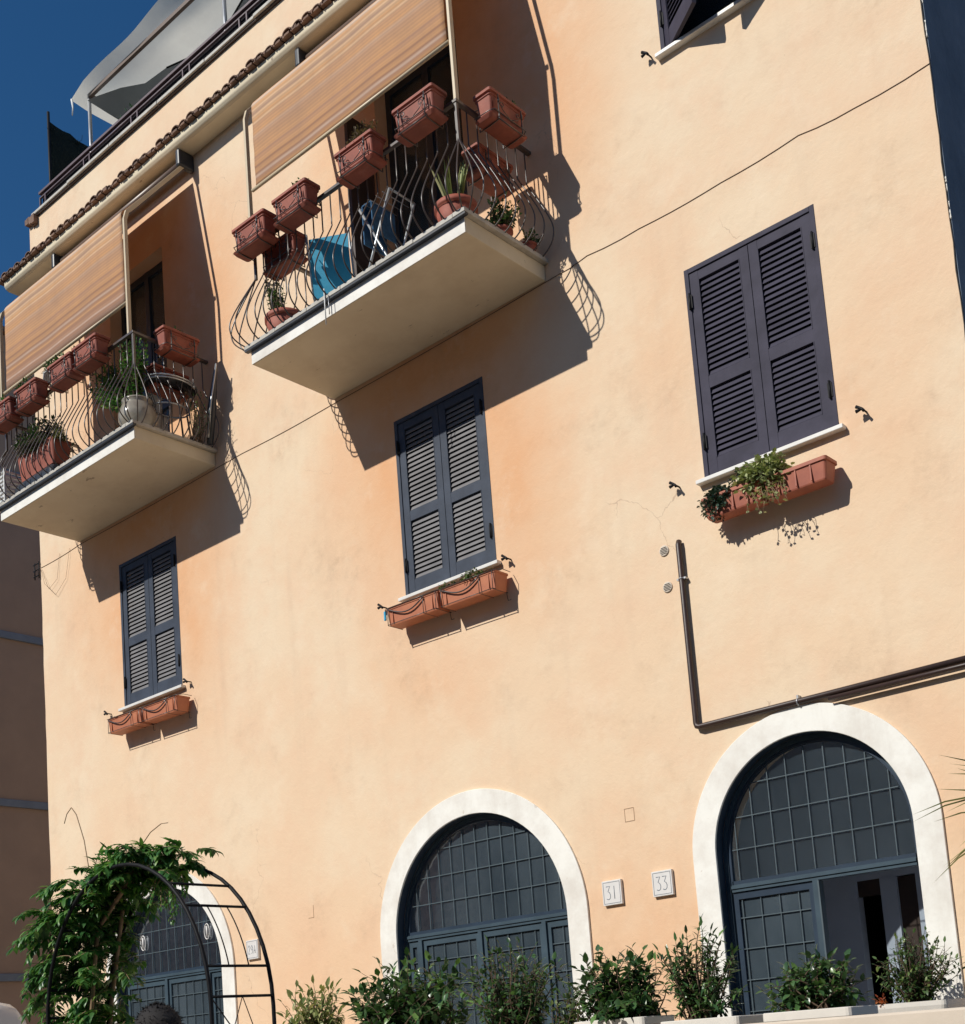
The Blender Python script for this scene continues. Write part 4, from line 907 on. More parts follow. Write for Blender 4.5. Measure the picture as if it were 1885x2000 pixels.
# ================================================================ AWNINGS
def awning(xl, xr, zb, label):
    """posts stand on the rail corners, bend back to a housing under the eave; cloth drops between them"""
    t = thing('awning', label, 'awning', (0, 0, 0), 0, 'striped drop awnings over the balconies')
    yb, zb2 = -.95, 10.82
    for k, x in enumerate((xl, xr)):
        p = MB(); w, d = .015, .022
        path = [(x, yb, 9.372), (x, yb, 10.70), (x, yb + .03, 10.80), (x, yb + .10, 10.88), (x, -.14, 11.72)]
        vs = []
        for i, q in enumerate(path):
            a = Vector(path[max(0, i - 1)]); c = Vector(path[min(len(path) - 1, i + 1)]); tt = (c - a).normalized(); nn = Vector((1, 0, 0)).cross(tt)
            for (sx, sy) in ((-1, -1), (1, -1), (1, 1), (-1, 1)): vs.append(Vector(q) + Vector((sx * w, 0, 0)) + nn * sy * d)
        fs = [(3, 2, 1, 0)] + [tuple(4 * (len(path) - 1) + j for j in range(4))]
        for i in range(len(path) - 1):
            for j in range(4): j2 = (j + 1) % 4; fs.append((i * 4 + j, i * 4 + j2, i * 4 + 4 + j2, i * 4 + 4 + j))
        p.add(vs, fs); p.build('post', M['beige_metal'], t, bevel=.004)
        h = MB(); h.box(x - .035, x + .035, -.22, -.003, 11.69, 11.893); h.build('end_bracket', M['charcoal'], t, bevel=.02)
    MB().tube([(xl + .05, -.10, 11.80), (xr - .05, -.10, 11.80)], .045, 12).build('roller', M['brown_metal'], t)
    MB().tube([(xl + .026, yb + .06, 10.80), (xr - .026, yb + .06, 10.80)], .022, 10).build('guide_bar', M['brown_metal'], t)
    fx0, fx1 = xl + .10, xr - .065; n = 40; cm2 = MB(); rng = random.Random(int(-xl * 7))
    prof = [(-.14, 11.71)] + [(-.14 + (yb + .16 + .0) * 1.0 * q / 8 + (.14 - .16) * 0, 11.71 - (11.71 - 10.86) * q / 8) for q in range(1, 9)]
    prof = [(-.14 - (.79 - .0) * q / 8, 11.71 - .87 * q / 8) for q in range(9)]
    prof += [(yb + .0, 10.80)] + [(yb + .004, 10.80 - (10.80 - zb) * q / 12) for q in range(1, 13)]
    ph = [rng.uniform(0, 6.3) for _ in range(4)]
    vs = []
    for j, (y, z) in enumerate(prof):
        for i in range(n + 1):
            u = i / n; w_ = .005 * sin(u * 9 + ph[0] + j * .12) + .002 * sin(u * 23 + ph[1]) + .003 * sin(j * 1.7 + ph[2])
            vs.append((fx0 + (fx1 - fx0) * u, y + w_ * (1 if j > 9 else .3), z + .001 * sin(u * 12 + j)))
    fs = [(j * (n + 1) + i, (j + 1) * (n + 1) + i, (j + 1) * (n + 1) + i + 1, j * (n + 1) + i + 1) for j in range(len(prof) - 1) for i in range(n)]
    cm2.add(vs, fs, True); o = cm2.build('cloth', M['awning'], t); s_ = o.modifiers.new('thick', 'SOLIDIFY'); s_.thickness = .003
    MB().tube([(fx0 - .05, yb, zb - .01), (fx1 + .03, yb, zb - .01)], .018, 10).build('bottom_bar', M['beige_metal'], t)
    return t
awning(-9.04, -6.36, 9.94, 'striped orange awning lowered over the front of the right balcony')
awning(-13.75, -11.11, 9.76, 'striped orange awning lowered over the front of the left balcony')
# ================================================================ ROOF TERRACE
t = thing('terrace_railing', 'maroon metal railing with dark netting along the roof terrace edge', 'railing', (0, 0, 0))
x0, x1, yy = -14.40, -2.9, .03
MB().box(x0, x1, yy - .02, yy + .02, 13.145, 13.175).box(x0, x0 + .04, yy + .021, 4, 13.145, 13.175).build('top_rail', M['rail_purple'], t)
MB().box(x0, x1, yy - .012, yy + .012, 13.085, 13.10).build('mid_rail', M['rail_purple'], t)
x = x0
while x < x1:
    for dx in (0, .13):
        MB().box(x + dx, x + dx + .02, yy - .011, yy + .011, 12.897, 13.084).build('post', M['rail_purple'], t)
    x += 1.05
nm = MB(); rng = random.Random(70); x = x0 + .02
nm.box(x0 + .02, x1, yy + .04, yy + .05, 12.93, 13.14)
while x < x1:
    w = rng.uniform(.006, .012); nm.box(x, x + w, yy + .028, yy + .038, 12.90 + rng.uniform(0, .03), 13.14); x += w + .008
nm.build('netting', M['reed'], t)
# reed screen on the party side, running back from the corner
t = thing('privacy_screen', 'tall dark green netting screen at the left end of the roof terrace', 'screen', (0, 0, 0))
sm_ = MB(); n = 24; rng = random.Random(71); vs = []; top = []
for i in range(n + 1):
    u = i / n; y = .22 + 2.6 * u; zz = 14.36 - .16 * sin(pi * min(1, u * 2.5) * .5) + .12 * u + rng.uniform(-.02, .02)
    for k in range(7): vs.append((-14.44 + rng.uniform(-.015, .015), y, 12.6 + (zz - 12.6) * k / 6))
fs = [(i * 7 + k, (i + 1) * 7 + k, (i + 1) * 7 + k + 1, i * 7 + k + 1) for i in range(n) for k in range(6)]
sm_.add(vs, fs); o = sm_.build('net', M['green_net'], t); s_ = o.modifiers.new('thick', 'SOLIDIFY'); s_.thickness = .02
fz = MB()
for i in range(260):
    y = rng.uniform(.2, 2.8); z = rng.uniform(13.0, 14.3) if rng.random() < .6 else 14.2; fz.tube([(-14.43, y, z), (-14.43 + rng.uniform(-.03, .05), y + rng.uniform(-.03, .03), z + rng.uniform(.02, .07))], .003, 3)
fz.build('loose_strands', M['green_net'], t)
MB().tube([(-14.44, .22, 12.6), (-14.44, .22, 14.47)], .02, 8).build('pole', M['black_iron'], t)
# canopy
t = thing('canopy', 'cream cloth canopy on a steel frame over the roof terrace', 'canopy', (0, 0, 0))
cy, cz_ = .30, 14.27; cx0, cx1 = -13.55, -8.0
for px in (-13.58, -10.76, -8.1): MB().tube([(px, cy, 12.5), (px, cy, cz_)], .024, 10).build('post', M['steel'], t)
for px in (-13.58, -8.1): MB().tube([(px, 2.6, 12.5), (px, 2.6, 14.2)], .024, 10).build('post', M['steel'], t)
bm_ = MB(); bm_.box(cx0 - .02, cx1, cy - .022, cy + .022, cz_ - .05, cz_); bm_.box(cx0 - .03, cx0 + .015, cy + .023, 2.65, cz_ - .055, cz_ - .005); bm_.box(cx1 - .04, cx1, cy + .023, 2.65, cz_ - .055, cz_ - .005)
bm_.box(cx0 + .016, cx1 - .041, 2.61, 2.65, cz_ - .055, cz_ - .005); bm_.build('beam', M['brown_metal'], t)
cf = MB(); nx, ny = 40, 22; vs = []
for j in range(ny + 1):
    v = j / ny; y = .16 + 2.7 * v
    for i in range(nx + 1):
        u = i / nx; x = cx0 - .24 + .06 * v + (cx1 - cx0 + .3) * u
        sag = -.16 * sin(pi * ((u * 3) % 1)) * sin(pi * v) - .05 * sin(pi * v)
        z = cz_ + .01 + sag + .03 * sin(u * 17 + v * 5) * v + .13 * max(0, .10 - v) / .10 * (.25 + .75 * min(1, u * 3.5)) * (1 + .35 * sin(u * 21)) + .06 * v
        if u < .05: z -= (.05 - u) / .05 * .07
        vs.append((x, y, z))
fs = [(j * (nx + 1) + i, j * (nx + 1) + i + 1, (j + 1) * (nx + 1) + i + 1, (j + 1) * (nx + 1) + i) for j in range(ny) for i in range(nx)]
cf.add(vs, fs, True); o = cf.build('cloth', M['canopy'], t)
MB().tube([(cx0 - .22, .16, 14.24), (cx0 - .215, .17, 14.12), (cx0 - .22, .16, 14.01)], [.016, .01, .007], 6).build('tie', M['whiteplastic'], t)
# added grey sheet painting the shaded underside of the rear bay, edged by a dark rod
fe = [(-13.50, .22), (-13.38, .25), (-13.02, .40), (-12.74, .58), (-12.33, .62), (-11.93, .745), (-11.63, .77), (-11.24, .745), (-10.7, .60), (-10.0, .5), (-9.0, .45), (-8.2, .45)]
vs = []
for i, (x, y) in enumerate(fe):
    for k in range(9):
        v = k / 8; vs.append((x, y + (2.58 - y) * v, 14.10 - .06 * sin(pi * v) - .03 * sin(i * 1.3) * v))
cs = MB().add(vs, [(i * 9 + k, (i + 1) * 9 + k, (i + 1) * 9 + k + 1, i * 9 + k + 1) for i in range(len(fe) - 1) for k in range(8)], True)
cs.build('shaded_rear_sheet', M['shaded_rear_sheet'], t)
MB().tube([(x, y, 14.095) for x, y in fe[4:]], .012, 6).build('rod', M['black_iron'], t)
plant('terrace_shrub', 'small dark shrub rising behind the roof terrace railing below the canopy', 'plant', 72, (-12.9, .55, 12.7), (-12.85, .50, 13.55), (.28, .2, .22), 90, (.05, .02), 9, M['leaf_dark'], stem_r=.006)
t = thing('satellite_dish', 'grey dish behind the roof terrace railing at the top edge', 'dish', (-10.05, .5, 13.3), R(-30))
MB().lathe([(.0, 0), (.18, .02), (.30, .07), (.34, .10), (.34, .11), (.29, .085), (.0, .02)], n=28).build('reflector', simple('grey_blue_metal', (.28, .33, .38, 1), .5, .2, 4, .05), t).rotation_euler = (R(100), 0, 0)
MB().tube([(0, .05, -.8), (0, .05, .1)], .02, 8).build('mast', M['steel'], t)

# ================================================================ WALL FITTINGS
t = thing('drain_pipe', 'dark brown pipe dropping and turning right above the right arch', 'pipe', (0, 0, 0))
pp = MB(); pp.tube([(-5.222, -.02, 5.41), (-5.222, -.035, 5.38), (-5.222, -.035, 3.94), (-5.215, -.036, 3.915), (-5.19, -.037, 3.905), (-2.2, -.037, 3.915)], .023, 12); pp.build('tube', M['rust'], t)
pp = MB(); pp.tube([(-4.1, -.058, 3.868), (-2.2, -.058, 3.864)], .016, 10); pp.build('tube', M['rust'], t)
cl_ = MB(); 
for z in (5.10,): cl_.tube([(-5.222 + .024 * cos(a * pi / 6), -.035 + .024 * sin(a * pi / 6), z) for a in range(12)], .006, 5, True); cl_.box(-5.262, -5.182, -.045, -.001, z - .007, z + .007)
for x in (-4.35,): cl_.tube([(x, -.037 + .024 * cos(a * pi / 6), 3.906 + .024 * sin(a * pi / 6)) for a in range(12)], .006, 5, True); cl_.box(x - .007, x + .007, -.045, -.001, 3.92, 3.955)
cl_.build('clamps', M['steel'], t)
cb = MB(); kp = [(-14.618, 8.071), (-13.712, 8.095), (-10.515, 8.10), (-9.111, 8.085), (-6.2, 8.118), (-5.851, 8.145), (-5.324, 8.127), (-4.542, 8.128), (-3.868, 8.158), (-3.417, 8.126), (-2.85, 8.144)]
pts = []
for (a, b_) in zip(kp[:-1], kp[1:]):
    nseg = max(2, int((b_[0] - a[0]) / .15))
    for q in range(nseg): u = q / nseg; pts.append((a[0] + (b_[0] - a[0]) * u, -.008, a[1] + (b_[1] - a[1]) * u - .012 * sin(pi * u)))
pts.append((kp[-1][0], -.008, kp[-1][1]))
cb.tube([Vector((p[0], -.0035, p[2])) for p in pts], .0031, 5)
tag(cb.build('cable', simple('brown_cable', (.16, .09, .055, 1), .6, .2, 10, 0)), 'thin brown cable strung across the whole facade below the balconies', 'cable')
lw_ = MB(); lw_.tube([(-14.60, -.02, 8.06), (-14.5, -.03, 7.82), (-14.25, -.03, 7.60), (-14.02, -.02, 7.75), (-13.93, -.02, 8.05), (-13.93, -.01, 8.12)], .0022, 4); lw_.tube([(-14.60, -.02, 8.06), (-14.4, -.03, 7.72), (-14.22, -.02, 7.80), (-14.16, -.01, 8.12)], .002, 4)
tag(lw_.build('loose_wire', M['vine']), 'thin loose wires looping down from the left end of the facade cable', 'wire')
t = thing('cable_bracket', 'small black bracket on the left corner of the facade where the cable starts', 'bracket', (-14.64, -.02, 8.06))
bk = MB(); bk.tube([(0, 0, .10), (0, 0, -.12)], .008, 5); bk.tube([(-.1, 0, .10), (-.1, 0, -.12)], .008, 5)
for z in (-.08, 0, .08): bk.tube([(-.13, 0, z), (.01, 0, z)], .008, 5)
bk.build('arm', M['black_iron'], t)
# number plates
def digits(mb, txt, w, h, sw=.0065):
    """thin hand-cut numerals as round strokes, centred"""
    G = {'3': [[(0, 1), (.75, 1), (.33, .60), (.62, .52), (.80, .33), (.74, .12), (.5, 0), (.22, .0), (0, .06)]],
         '1': [[(.4, 0), (.4, 1)]],
         '2': [[(.05, .8), (.2, .97), (.5, 1), (.75, .82), (.7, .58), (.35, .3), (0, 0), (.8, 0)]],
         '9': [[(.75, .68), (.6, .95), (.3, 1), (.05, .8), (.08, .55), (.35, .42), (.65, .5), (.76, .7), (.72, .35), (.5, .08), (.15, 0)]],
         'A': [[(0, 0), (.42, 1), (.85, 0)], [(.17, .36), (.68, .36)]]}
    n = len(txt); cw_ = w / n; adv = cw_
    for i, ch in enumerate(txt):
        ox = -w / 2 + i * adv + adv * .1
        for st in G[ch]:
            mb.tube([(ox + px * adv * .82, 0, -h / 2 + pz * h) for px, pz in st], sw / 2, 5)
def plate(txt, x, z, label):
    t = thing('number_plate', label, 'number plate', (x, -.001, z), 0, 'white marble house number plates')
    MB().box(-.094, .094, -.028, 0, -.1, .1).build('slab', M['plate'], t, bevel=.003)
    b = MB()
    for (x0, x1, z0, z1) in ((-.082, .082, .084, .087), (-.082, .082, -.087, -.084), (-.082, -.079, -.084, .084), (.079, .082, -.084, .084)): b.box(x0, x1, -.0295, -.027, z0, z1)
    b.build('border', M['ink'], t)
    d = MB(); digits(d, txt, .118 if len(txt) == 2 else .13, .105 if len(txt) == 2 else .085)
    d.v = [(a, b_ * .3 - .0285, c) for a, b_, c in d.v]; d.build('numerals', M['ink'], t)
plate('31', -6.158, 2.746, 'white marble number plate engraved 31 beside the middle arch')
plate('33', -5.671, 2.755, 'white marble number plate engraved 33 beside the right arch')
plate('29A', -10.75, 2.767, 'white marble number plate engraved 29A behind the garden arch')

# ================================================================ NEIGHBOUR
NX = XL - 6
t = thing('neighbour_building', 'shaded ochre building with blue grey string courses beyond the left corner', 'building', (0, 0, 0))
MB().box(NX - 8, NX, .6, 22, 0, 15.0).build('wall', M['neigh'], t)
for z in (3.34, 6.34, 9.335, 12.35): MB().box(NX - .001, NX + .05, .6, 22, z - .065, z + .065).build('string_course', M['band'], t, bevel=.01)
MB().box(NX - 8, NX + .12, .55, 22, 15.005, 15.1).build('roof', M['tile'], t)

# ================================================================ ACROSS THE STREET (unseen building added to cut sky fill, mirrored in the panes)
t = thing('added_sky_blocker', 'unseen ochre building added across the street to cut sky light, mirrored in the arched windows', 'building', (0, 0, 0))
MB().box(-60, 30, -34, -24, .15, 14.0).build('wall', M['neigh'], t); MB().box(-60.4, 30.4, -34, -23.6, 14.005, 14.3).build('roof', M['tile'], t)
wm_ = MB().box(0, 1.1, -.05, .0, 0, 1.8).mesh('window', M['shutter'])
for zz in (2.2, 5.6, 9.0):
    for k in range(26):
        o = bpy.data.objects.new('window', wm_); C.objects.link(o); o.parent = t; o.location = (-57 + k * 3.3, -23.94, zz)
# ================================================================ TERRACE FRONT, PLANTERS, SHRUBS
tag(MB().box(-9.5, 3, -2.62, -2.42, .16, 1.612).build('terrace_wall', M['stone'], None, None, None, .012), 'low beige stuccoed wall in front of the planters, bottom right', 'wall')
def planter(x, y, zr, label, w=.50):
    t = thing('planter', label, 'planter', (x, y, .602), 0, 'off white planters in a row before the facade'); h = zr - .602
    MB().rloft(w, .34, [(0, .05), (.02, .045), (h - .05, .012), (h - .045, 0), (h - .004, 0), (h, .004), (h, .03), (h - .05, .035)], rad=.03).build('tub', M['planter'], t)
    MB().rloft(w - .08, .26, [(h - .12, 0), (h - .04, 0)], rad=.02).build('soil', M['soil'], t); return t
PL = [(-7.42, 'hidden planter below the small yellow green shrub'), (-6.45, 'hidden planter below the broad dark shrub left of the middle arch'), (-5.50, 'hidden planter below the shrub before the middle arch'),
      (-4.62, 'planter below the dark shrub left of the number plates'), (-4.0, 'off white planter rim below the feathery shrub left of the right arch'), (-3.34, 'off white planter rim below the shrub before the right arch door')]
for x, lab in PL: planter(x, -2.18, 1.66 if x > -4.2 else 1.70, lab, .52)
def shrub(seed, x, y, zc, rad, n_tw, leaf, nl, mat, label, zb=1.66, **kw):
    return plant('shrub', label, 'shrub', seed, (x, y, zb), (x, y, zc), rad, n_tw, leaf, nl, mat, group='potted shrubs along the facade', stem_r=.0055, **kw)
shrub(81, -7.42, -2.18, 1.98, (.30, .2, .19), 70, (.085, .030), 11, M['leaf_light'], 'small yellow green shrub with drooping narrow leaves, leftmost of the shrub row', droop=1.6, curl=.6, base_spread=.1)
shrub(82, -6.38, -2.18, 1.93, (.58, .3, .35), 190, (.085, .043), 12, M['leaf_dark'], 'broad glossy dark green shrub left of the middle arch', base_spread=.2)
shrub(83, -5.45, -2.18, 1.97, (.40, .28, .33), 120, (.052, .028), 14, M['leaf_dark'], 'fine leaved dark shrub with woody stems in front of the middle arch', base_spread=.14)
shrub(84, -4.62, -2.18, 1.87, (.34, .26, .30), 160, (.070, .038), 12, M['leaf_dark'], 'dense dark green shrub below the number plates', base_spread=.16)
shrub(85, -4.07, -2.18, 1.90, (.27, .22, .31), 110, (.060, .020), 15, M['leaf_dark'], 'feathery narrow leaved shrub left of the right arch', base_spread=.08)
shrub(86, -3.36, -2.18, 1.79, (.31, .22, .20), 120, (.054, .031), 12, M['leaf_dark'], 'loose leafy shrub in front of the right arch door', base_spread=.12)
plant('shrub', 'low bright green shrub between the middle arch and the number plates', 'shrub', 88, (-4.98, -2.2, 1.5), (-5.0, -2.2, 1.80), (.18, .2, .12), 36, (.05, .026), 11, M['leaf_mid'], group='potted shrubs along the facade', stem_r=.006, base_spread=.15)
# right-most pot stands close to the wall
t = thing('planter', 'planter close to the facade below the wispy shrub at the right arch', 'planter', (-3.55, -.42, .602)); MB().rloft(.5, .34, [(0, .05), (1.0, .01), (1.04, 0), (1.07, 0), (1.07, .03), (1.0, .04)], rad=.03).build('tub', M['planter'], t)
MB().rloft(.42, .26, [(.96, 0), (1.02, 0)], rad=.02).build('soil', M['soil'], t)
shrub(87, -3.55, -.42, 1.90, (.31, .2, .25), 130, (.042, .020), 14, M['leaf_mid'], 'wispy small leaved shrub before the right jamb of the right arch', zb=1.64)
plant('flower', 'small orange red flowers at the foot of the wispy shrub', 'flower', 89, (-3.70, -.55, 1.62), (-3.72, -.58, 1.70), (.05, .04, .05), 10, (.03, .024), 5, M['red_flower'], stem_r=.003)
# yucca leaves entering at the right edge
t = thing('yucca', 'spiky pale green yucca leaves reaching in at the right edge', 'plant', (-2.30, -1.5, .6))
MB().tube([(0, 0, 0), (.03, 0, .9), (0, 0, 1.95)], [.07, .055, .05], 10).build('trunk', M['stem'], t)
yl = MB(); rng = random.Random(90)
for i in range(120):
    a = rng.uniform(0, 2 * pi); el = rng.uniform(-.7, 1.1); d = Vector((cos(a) * cos(el), sin(a) * cos(el), sin(el))); L_ = rng.uniform(.42, .66)
    leaf_quad(yl, Vector((0, 0, 2.05 + rng.uniform(-.1, .1))), d, L_, .040, Vector((0, 0, 1)), .5, .12)
yl.build('leaves', M['spike'], t)

# ================================================================ GARDEN ARCH, CREEPER
t = thing('garden_arch', 'black metal garden arch of two hoops joined by rungs, half covered by creeper', 'arch', (0, 0, 0))
yf, yb_ = -4.8, -4.42; xc, rh = -5.873, .733; zs = 1.88; za = 2.672 - zs
def hoop(y):
    pts = [(xc - rh, y, .15), (xc - rh, y, 1.2)]
    for k in range(25):
        a = pi - pi * k / 24; pts.append((xc + rh * cos(a), y, zs + za * sin(a)))
    pts += [(xc + rh, y, 1.2), (xc + rh, y, .15)]; return pts
def hp(xx):  # z on hoop for x offset
    return zs + za * sqrt(max(0, 1 - (xx / rh) ** 2))
MB().tube(hoop(yf), .0105, 8).build('hoop', M['black_iron'], t); MB().tube(hoop(yb_), .0105, 8).build('hoop', M['black_iron'], t)
for sx in (-1, 1):
    for z in (1.0, 1.45, 1.93):
        MB().tube([(xc + sx * rh, yf, z), (xc + sx * rh, yb_, z)], .0075, 6).build('rung', M['black_iron'], t)
    for z in (2.08, 2.395, 2.52):
        o_ = rh * sqrt(1 - ((z - zs) / za) ** 2)
        MB().tube([(xc + sx * o_, yf, z), (xc + sx * o_, yb_, z)], .0075, 6).build('rung', M['black_iron'], t)
    th = MB()
    for f_ in (.36, .68):
        y = yf + (yb_ - yf) * f_; pts = []
        for k in range(9):
            z = 2.395 - .315 * k / 8; pts.append((xc + sx * rh * sqrt(1 - ((z - zs) / za) ** 2), y, z))
        th.tube(pts, .0035, 5)
    th.tube([(xc + sx * rh, yf, 1.45), (xc + sx * rh, (yf + yb_) / 2, 1.93), (xc + sx * rh, yb_, 1.45)], .0035, 5)
    th.tube([(xc + sx * rh, yf, 1.93), (xc + sx * rh, (yf + yb_) / 2, 1.69)], .0035, 5)
    th.build('scrollwork', M['black_iron'], t)
# creeper: arching shoots with paired leaflets
t = thing('creeper', 'green wisteria creeper with long shoots climbing the left side of the garden arch', 'climbing plant', (0, 0, 0))
sm, lm = MB(), MB(); rng = random.Random(101)
def frond(p, d, L, nl=11, leaf=.066):
    pts = [p.copy()]; dd = d.normalized()
    for k in range(6): dd = (dd + Vector((0, 0, -.16)) + rv(rng) * .07).normalized(); pts.append(pts[-1] + dd * L / 6)
    sm.tube(pts, [.0022] * 7, 3, caps=False)
    for k in range(nl):
        tt = .2 + .8 * k / (nl - 1); j = min(5, int(tt * 6)); q = pts[j].lerp(pts[j + 1], tt * 6 - j); ax = (pts[j + 1] - pts[j]).normalized()
        sd = ax.cross(Vector((rng.uniform(-.5, .5), rng.uniform(-.5, .5), 1))).normalized()
        for s_ in (-1, 1): leaf_quad(lm, q, ax * .55 + sd * s_ + Vector((0, 0, -.25)), leaf * rng.uniform(.6, 1.2), leaf * .42, Vector((0, 0, 1)), .25, .25)
    leaf_quad(lm, pts[-1], dd, leaf, leaf * .34)
for i in range(430):
    z = rng.uniform(1.0, 2.72); 
    # envelope of the mass measured at the hoop plane
    xl_ = -6.64 - .26 * min(1, max(0, (2.70 - z) / .22)); xr_ = -6.20 - .03 * (z - 1.9)
    if z > 2.5: xl_ = -6.88 + (z - 2.5) * 1.5; 
    x = rng.uniform(xl_ + .12, xr_ - .14); y = rng.uniform(-4.78, -4.3)
    d = Vector((-.8 if x < -6.45 else rng.uniform(-.8, .5), rng.uniform(-.6, .6), rng.uniform(-.1, .5)))
    frond(Vector((x, y, z)), d, rng.uniform(.12, .22))
for i in range(150):
    x = rng.uniform(-6.5, -5.68); zt_ = hp(min(.7, max(-.7, x - xc))) 
    frond(Vector((x, rng.uniform(-4.74, -4.38), zt_ + rng.uniform(-.03, .10))), Vector((rng.uniform(-.5, .9), rng.uniform(-.7, .5), rng.uniform(.0, .5))), rng.uniform(.08, .15))
for i in range(12):
    frond(Vector((rng.uniform(-5.95, -5.6), -4.6, rng.uniform(2.5, 2.62))), Vector((rng.uniform(-.3, .5), rng.uniform(-.5, .5), -.5)), rng.uniform(.08, .16), 7, .035)
for pts in ([(-6.45, -4.6, 2.70), (-6.50, -4.6, 2.92), (-6.57, -4.6, 3.08), (-6.62, -4.6, 3.13), (-6.67, -4.6, 3.10), (-6.70, -4.6, 3.05)], [(-6.05, -4.6, 2.72), (-5.95, -4.6, 2.80), (-5.86, -4.6, 2.86), (-5.76, -4.6, 2.89), (-5.70, -4.6, 2.885)],
            [(-6.58, -4.7, .15), (-6.60, -4.66, 1.0), (-6.52, -4.6, 1.8), (-6.40, -4.6, 2.4), (-6.0, -4.6, 2.68)], [(-6.65, -4.5, .15), (-6.6, -4.5, 1.2), (-6.52, -4.45, 2.0), (-6.3, -4.5, 2.5)]):
    big = pts[0][2] < 1; q = []
    for a, b_ in zip(pts[:-1], pts[1:]):
        for k in range(4): q.append(Vector(a).lerp(Vector(b_), k / 4))
    q.append(Vector(pts[-1])); sm.tube(q, .012 if big else .0028, 6 if big else 4)
sm.build('stems', M['vine'], t); lm.build('foliage', M['leaf_ivy'], t)

# ================================================================ PERSON
def person():
    t_ = bpy.data.meshes.new('person'); gz = .15
    # joints (x to the side, y facing): standing, facing left of the picture, mid-stride
    J = {'pelvis': (0, 0, .93, .135, .10), 'spine': (0, .01, 1.12, .13, .095), 'chest': (0, .0, 1.30, .15, .105), 'neckb': (0, -.01, 1.45, .065, .06), 'neck': (0, .01, 1.52, .055, .055),
         'head0': (0, .025, 1.585, .070, .080), 'head1': (0, .02, 1.66, .076, .092), 'head2': (0, .01, 1.715, .066, .080)}
    for s_, n_ in ((-1, 'l'), (1, 'r')):
        f = .16 * s_
        J['hip' + n_] = (.09 * s_, 0, .88, .09, .09); J['knee' + n_] = (.10 * s_, f * .7 + .03, .49, .055, .06); J['ank' + n_] = (.10 * s_, f, .09, .036, .04); J['toe' + n_] = (.11 * s_, f + .17, .035, .035, .028)
        J['sho' + n_] = (.18 * s_, -.01, 1.40, .055, .055); J['elb' + n_] = (.23 * s_, -.03 - f * .4, 1.13, .04, .042); J['wri' + n_] = (.24 * s_, .08 - f * .6, .90, .026, .028)
        J['palm' + n_] = (.245 * s_, .11 - f * .6, .83, .028, .016)
        for q in range(4): J['f%d%s' % (q, n_)] = (.245 * s_ + .012 * (q - 1.5) * .3, .085 - f * .6 + .018 * q, .745 + .006 * abs(q - 2), .0085, .0085); J['g%d%s' % (q, n_)] = (.235 * s_, .085 - f * .6 + .018 * q, .79, .0095, .0095)
        J['th' + n_] = (.235 * s_, .15 - f * .6, .79, .010, .010)
    E_ = [('pelvis', 'spine'), ('spine', 'chest'), ('chest', 'neckb'), ('neckb', 'neck'), ('neck', 'head0'), ('head0', 'head1'), ('head1', 'head2')]
    for n_ in 'lr':
        E_ += [('pelvis', 'hip' + n_), ('hip' + n_, 'knee' + n_), ('knee' + n_, 'ank' + n_), ('ank' + n_, 'toe' + n_), ('chest', 'sho' + n_), ('sho' + n_, 'elb' + n_), ('elb' + n_, 'wri' + n_), ('wri' + n_, 'palm' + n_), ('palm' + n_, 'th' + n_)]
        for q in range(4): E_ += [('palm' + n_, 'g%d%s' % (q, n_)), ('g%d%s' % (q, n_), 'f%d%s' % (q, n_))]
    ks = list(J); t_.from_pydata([J[k][:3] for k in ks], [(ks.index(a), ks.index(b)) for a, b in E_], [])
    o = bpy.data.objects.new('person', t_); C.objects.link(o)
    m = o.modifiers.new('skin', 'SKIN'); m.use_smooth_shade = True
    for k, sv in zip(ks, t_.skin_vertices[0].data): sv.radius = J[k][3:]; sv.use_root = (k == 'pelvis')
    sb_ = o.modifiers.new('sub', 'SUBSURF'); sb_.levels = sb_.render_levels = 2
    dg = bpy.context.evaluated_depsgraph_get(); me = bpy.data.meshes.new_from_object(o.evaluated_get(dg)); bpy.data.objects.remove(o)
    return me
me = person()
for m_ in ('skin', 'shirt', 'trousers', 'tyre'): me.materials.append(M[m_])
for p in me.polygons:
    z = p.center.z; ax = abs(p.center.x)
    p.material_index = 3 if z < .085 else (2 if z < .95 and ax < .2 and not (ax > .19) else (1 if z < 1.46 and not (ax > .185 and z < 1.12) else 0))
    p.use_smooth = True
PER = bpy.data.objects.new('person', me); C.objects.link(PER)
tag(PER, 'dark haired person in a dark shirt at the garden arch, only the head top showing', 'person')
PER.location = (-4.93, -5.24, .15); PER.rotation_euler = (0, 0, R(118)); PER.scale = (1, 1, .985)
# face and hair, children
fc = MB()
def ell(mb, c, r, n=10, m=8, zmin=-2, yfun=None):
    vs, fs = [], []
    for i in range(m + 1):
        th_ = pi * i / m
        for k in range(n):
            a = 2 * pi * k / n; vs.append((c[0] + r[0] * sin(th_) * cos(a), c[1] + r[1] * sin(th_) * sin(a), c[2] + r[2] * cos(th_)))
    for i in range(m):
        for k in range(n): fs.append((i * n + k, (i + 1) * n + k, (i + 1) * n + (k + 1) % n, i * n + (k + 1) % n))
    mb.add(vs, fs, True)
hr = MB(); rng = random.Random(7)
vs, fs = [], []; n, m_ = 26, 10
for i in range(m_ + 1):
    th_ = (pi * .60) * i / m_
    for k in range(n):
        a = 2 * pi * k / n; fr_ = max(0, sin(a)); th2 = th_ * (1 - .42 * fr_ ** 2); j = rng.uniform(.985, 1.03)
        vs.append((.086 * sin(th2) * cos(a) * j, .008 + .105 * sin(th2) * sin(a) * j, 1.668 + .098 * cos(th2) * j))
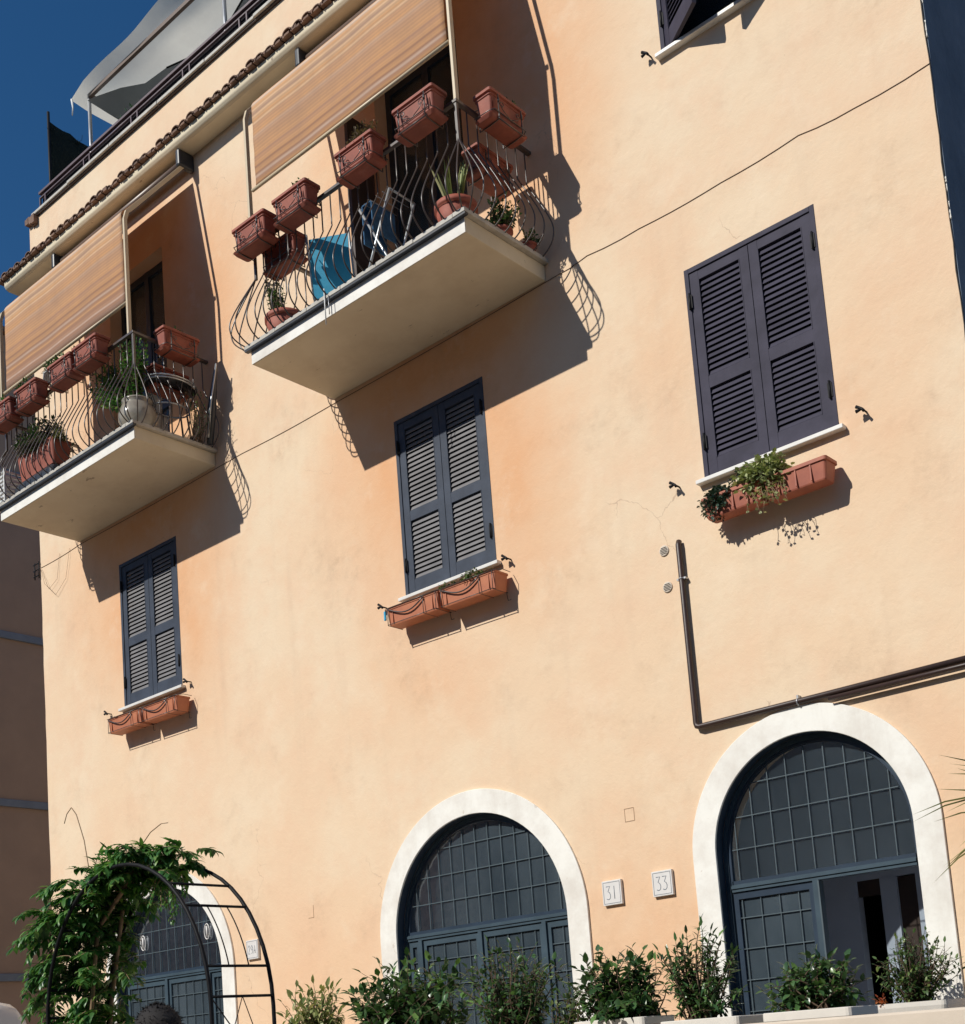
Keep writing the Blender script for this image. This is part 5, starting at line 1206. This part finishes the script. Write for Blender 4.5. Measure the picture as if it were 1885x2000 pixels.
for i in range(m_):
    for k in range(n): fs.append((i * n + k, (i + 1) * n + k, (i + 1) * n + (k + 1) % n, i * n + (k + 1) % n))
hr.add(vs, fs, True)
for i in range(420):
    th_ = rng.uniform(0, pi * .5); a = rng.uniform(0, 2 * pi); th_ *= (1 - .4 * max(0, sin(a)) ** 2)
    p = Vector((.086 * sin(th_) * cos(a), .008 + .105 * sin(th_) * sin(a), 1.668 + .098 * cos(th_))); nrm = Vector((sin(th_) * cos(a), sin(th_) * sin(a), cos(th_)))
    hr.tube([p, p + nrm * .006 + rv(rng) * .012], [.0022, .0008], 3)
hr.build('hair', M['hair'], PER)
for s_ in (-1, 1): ell(fc, (s_ * .083, .01, 1.635), (.010, .02, .032))
ell(fc, (0, .113, 1.62), (.013, .02, .026)); fc.build('nose_and_ears', M['skin'], PER)
ey = MB()
for s_ in (-1, 1): ell(ey, (s_ * .032, .098, 1.648), (.012, .008, .007))
ell(ey, (0, .103, 1.575), (.024, .006, .005)); ey.build('eyes_and_mouth', M['hair'], PER)

# ================================================================ VAN
t = thing('van', 'pale grey parked van, rounded roof corner at the bottom left', 'van', (-9.62, -3.98, .19))
vb = MB()
vs = []; prof = [(-.88, .35), (-.90, .9), (-.86, 1.5), (-.78, 1.92), (-.70, 2.02), (-.5, 2.06), (0, 2.075), (.5, 2.06), (.70, 2.02), (.78, 1.92), (.86, 1.5), (.90, .9), (.88, .35)]
stn = [(0, .80), (-.05, .93), (-.14, 1.0), (-3.2, 1.0), (-3.8, .93), (-4.4, .60), (-4.75, .50)]
for (x, s_) in stn:
    for (y, z) in prof: vs.append((x, y * (1 if s_ > .9 else .97), .35 + (z - .35) * (s_ if s_ < .79 else (1 - (1 - s_) * .35))))
k = len(prof); fs = [tuple(range(k)), tuple((len(stn) - 1) * k + i for i in range(k - 1, -1, -1))]
for i in range(len(stn) - 1):
    for j in range(k): fs.append((i * k + j, (i + 1) * k + j, (i + 1) * k + (j + 1) % k, i * k + (j + 1) % k))
vb.add(vs, fs, True); vb.build('body', M['vanpaint'], t)
MB().box(.001, .012, -.6, .6, 1.25, 1.75).build('rear_window', M['charcoal'], t)
for sx in (-.9, -3.7):
    for sy in (-.80, .80):
        w = MB().lathe([(.2, -.1), (.33, -.1), (.34, -.07), (.34, .07), (.33, .1), (.2, .1)], n=24); w.v = [(a, c, b_) for a, b_, c in w.v]
        wo_ = w.build('wheel', M['tyre'], t, None, (sx, sy, .34)); h = MB().lathe([(.19, -.102), (.19, .102)], n=16); h.v = [(a, c, b_) for a, b_, c in h.v]; h.build('rim', M['alu'], wo_)
for sy in (-.8, .8): MB().box(-.01, .02, sy - .05, sy + .05, .95, 1.3).build('tail_light', M['red_flower'], t)
MB().box(-.02, .07, -.85, .85, .35, .55).build('bumper', M['charcoal'], t, bevel=.02)
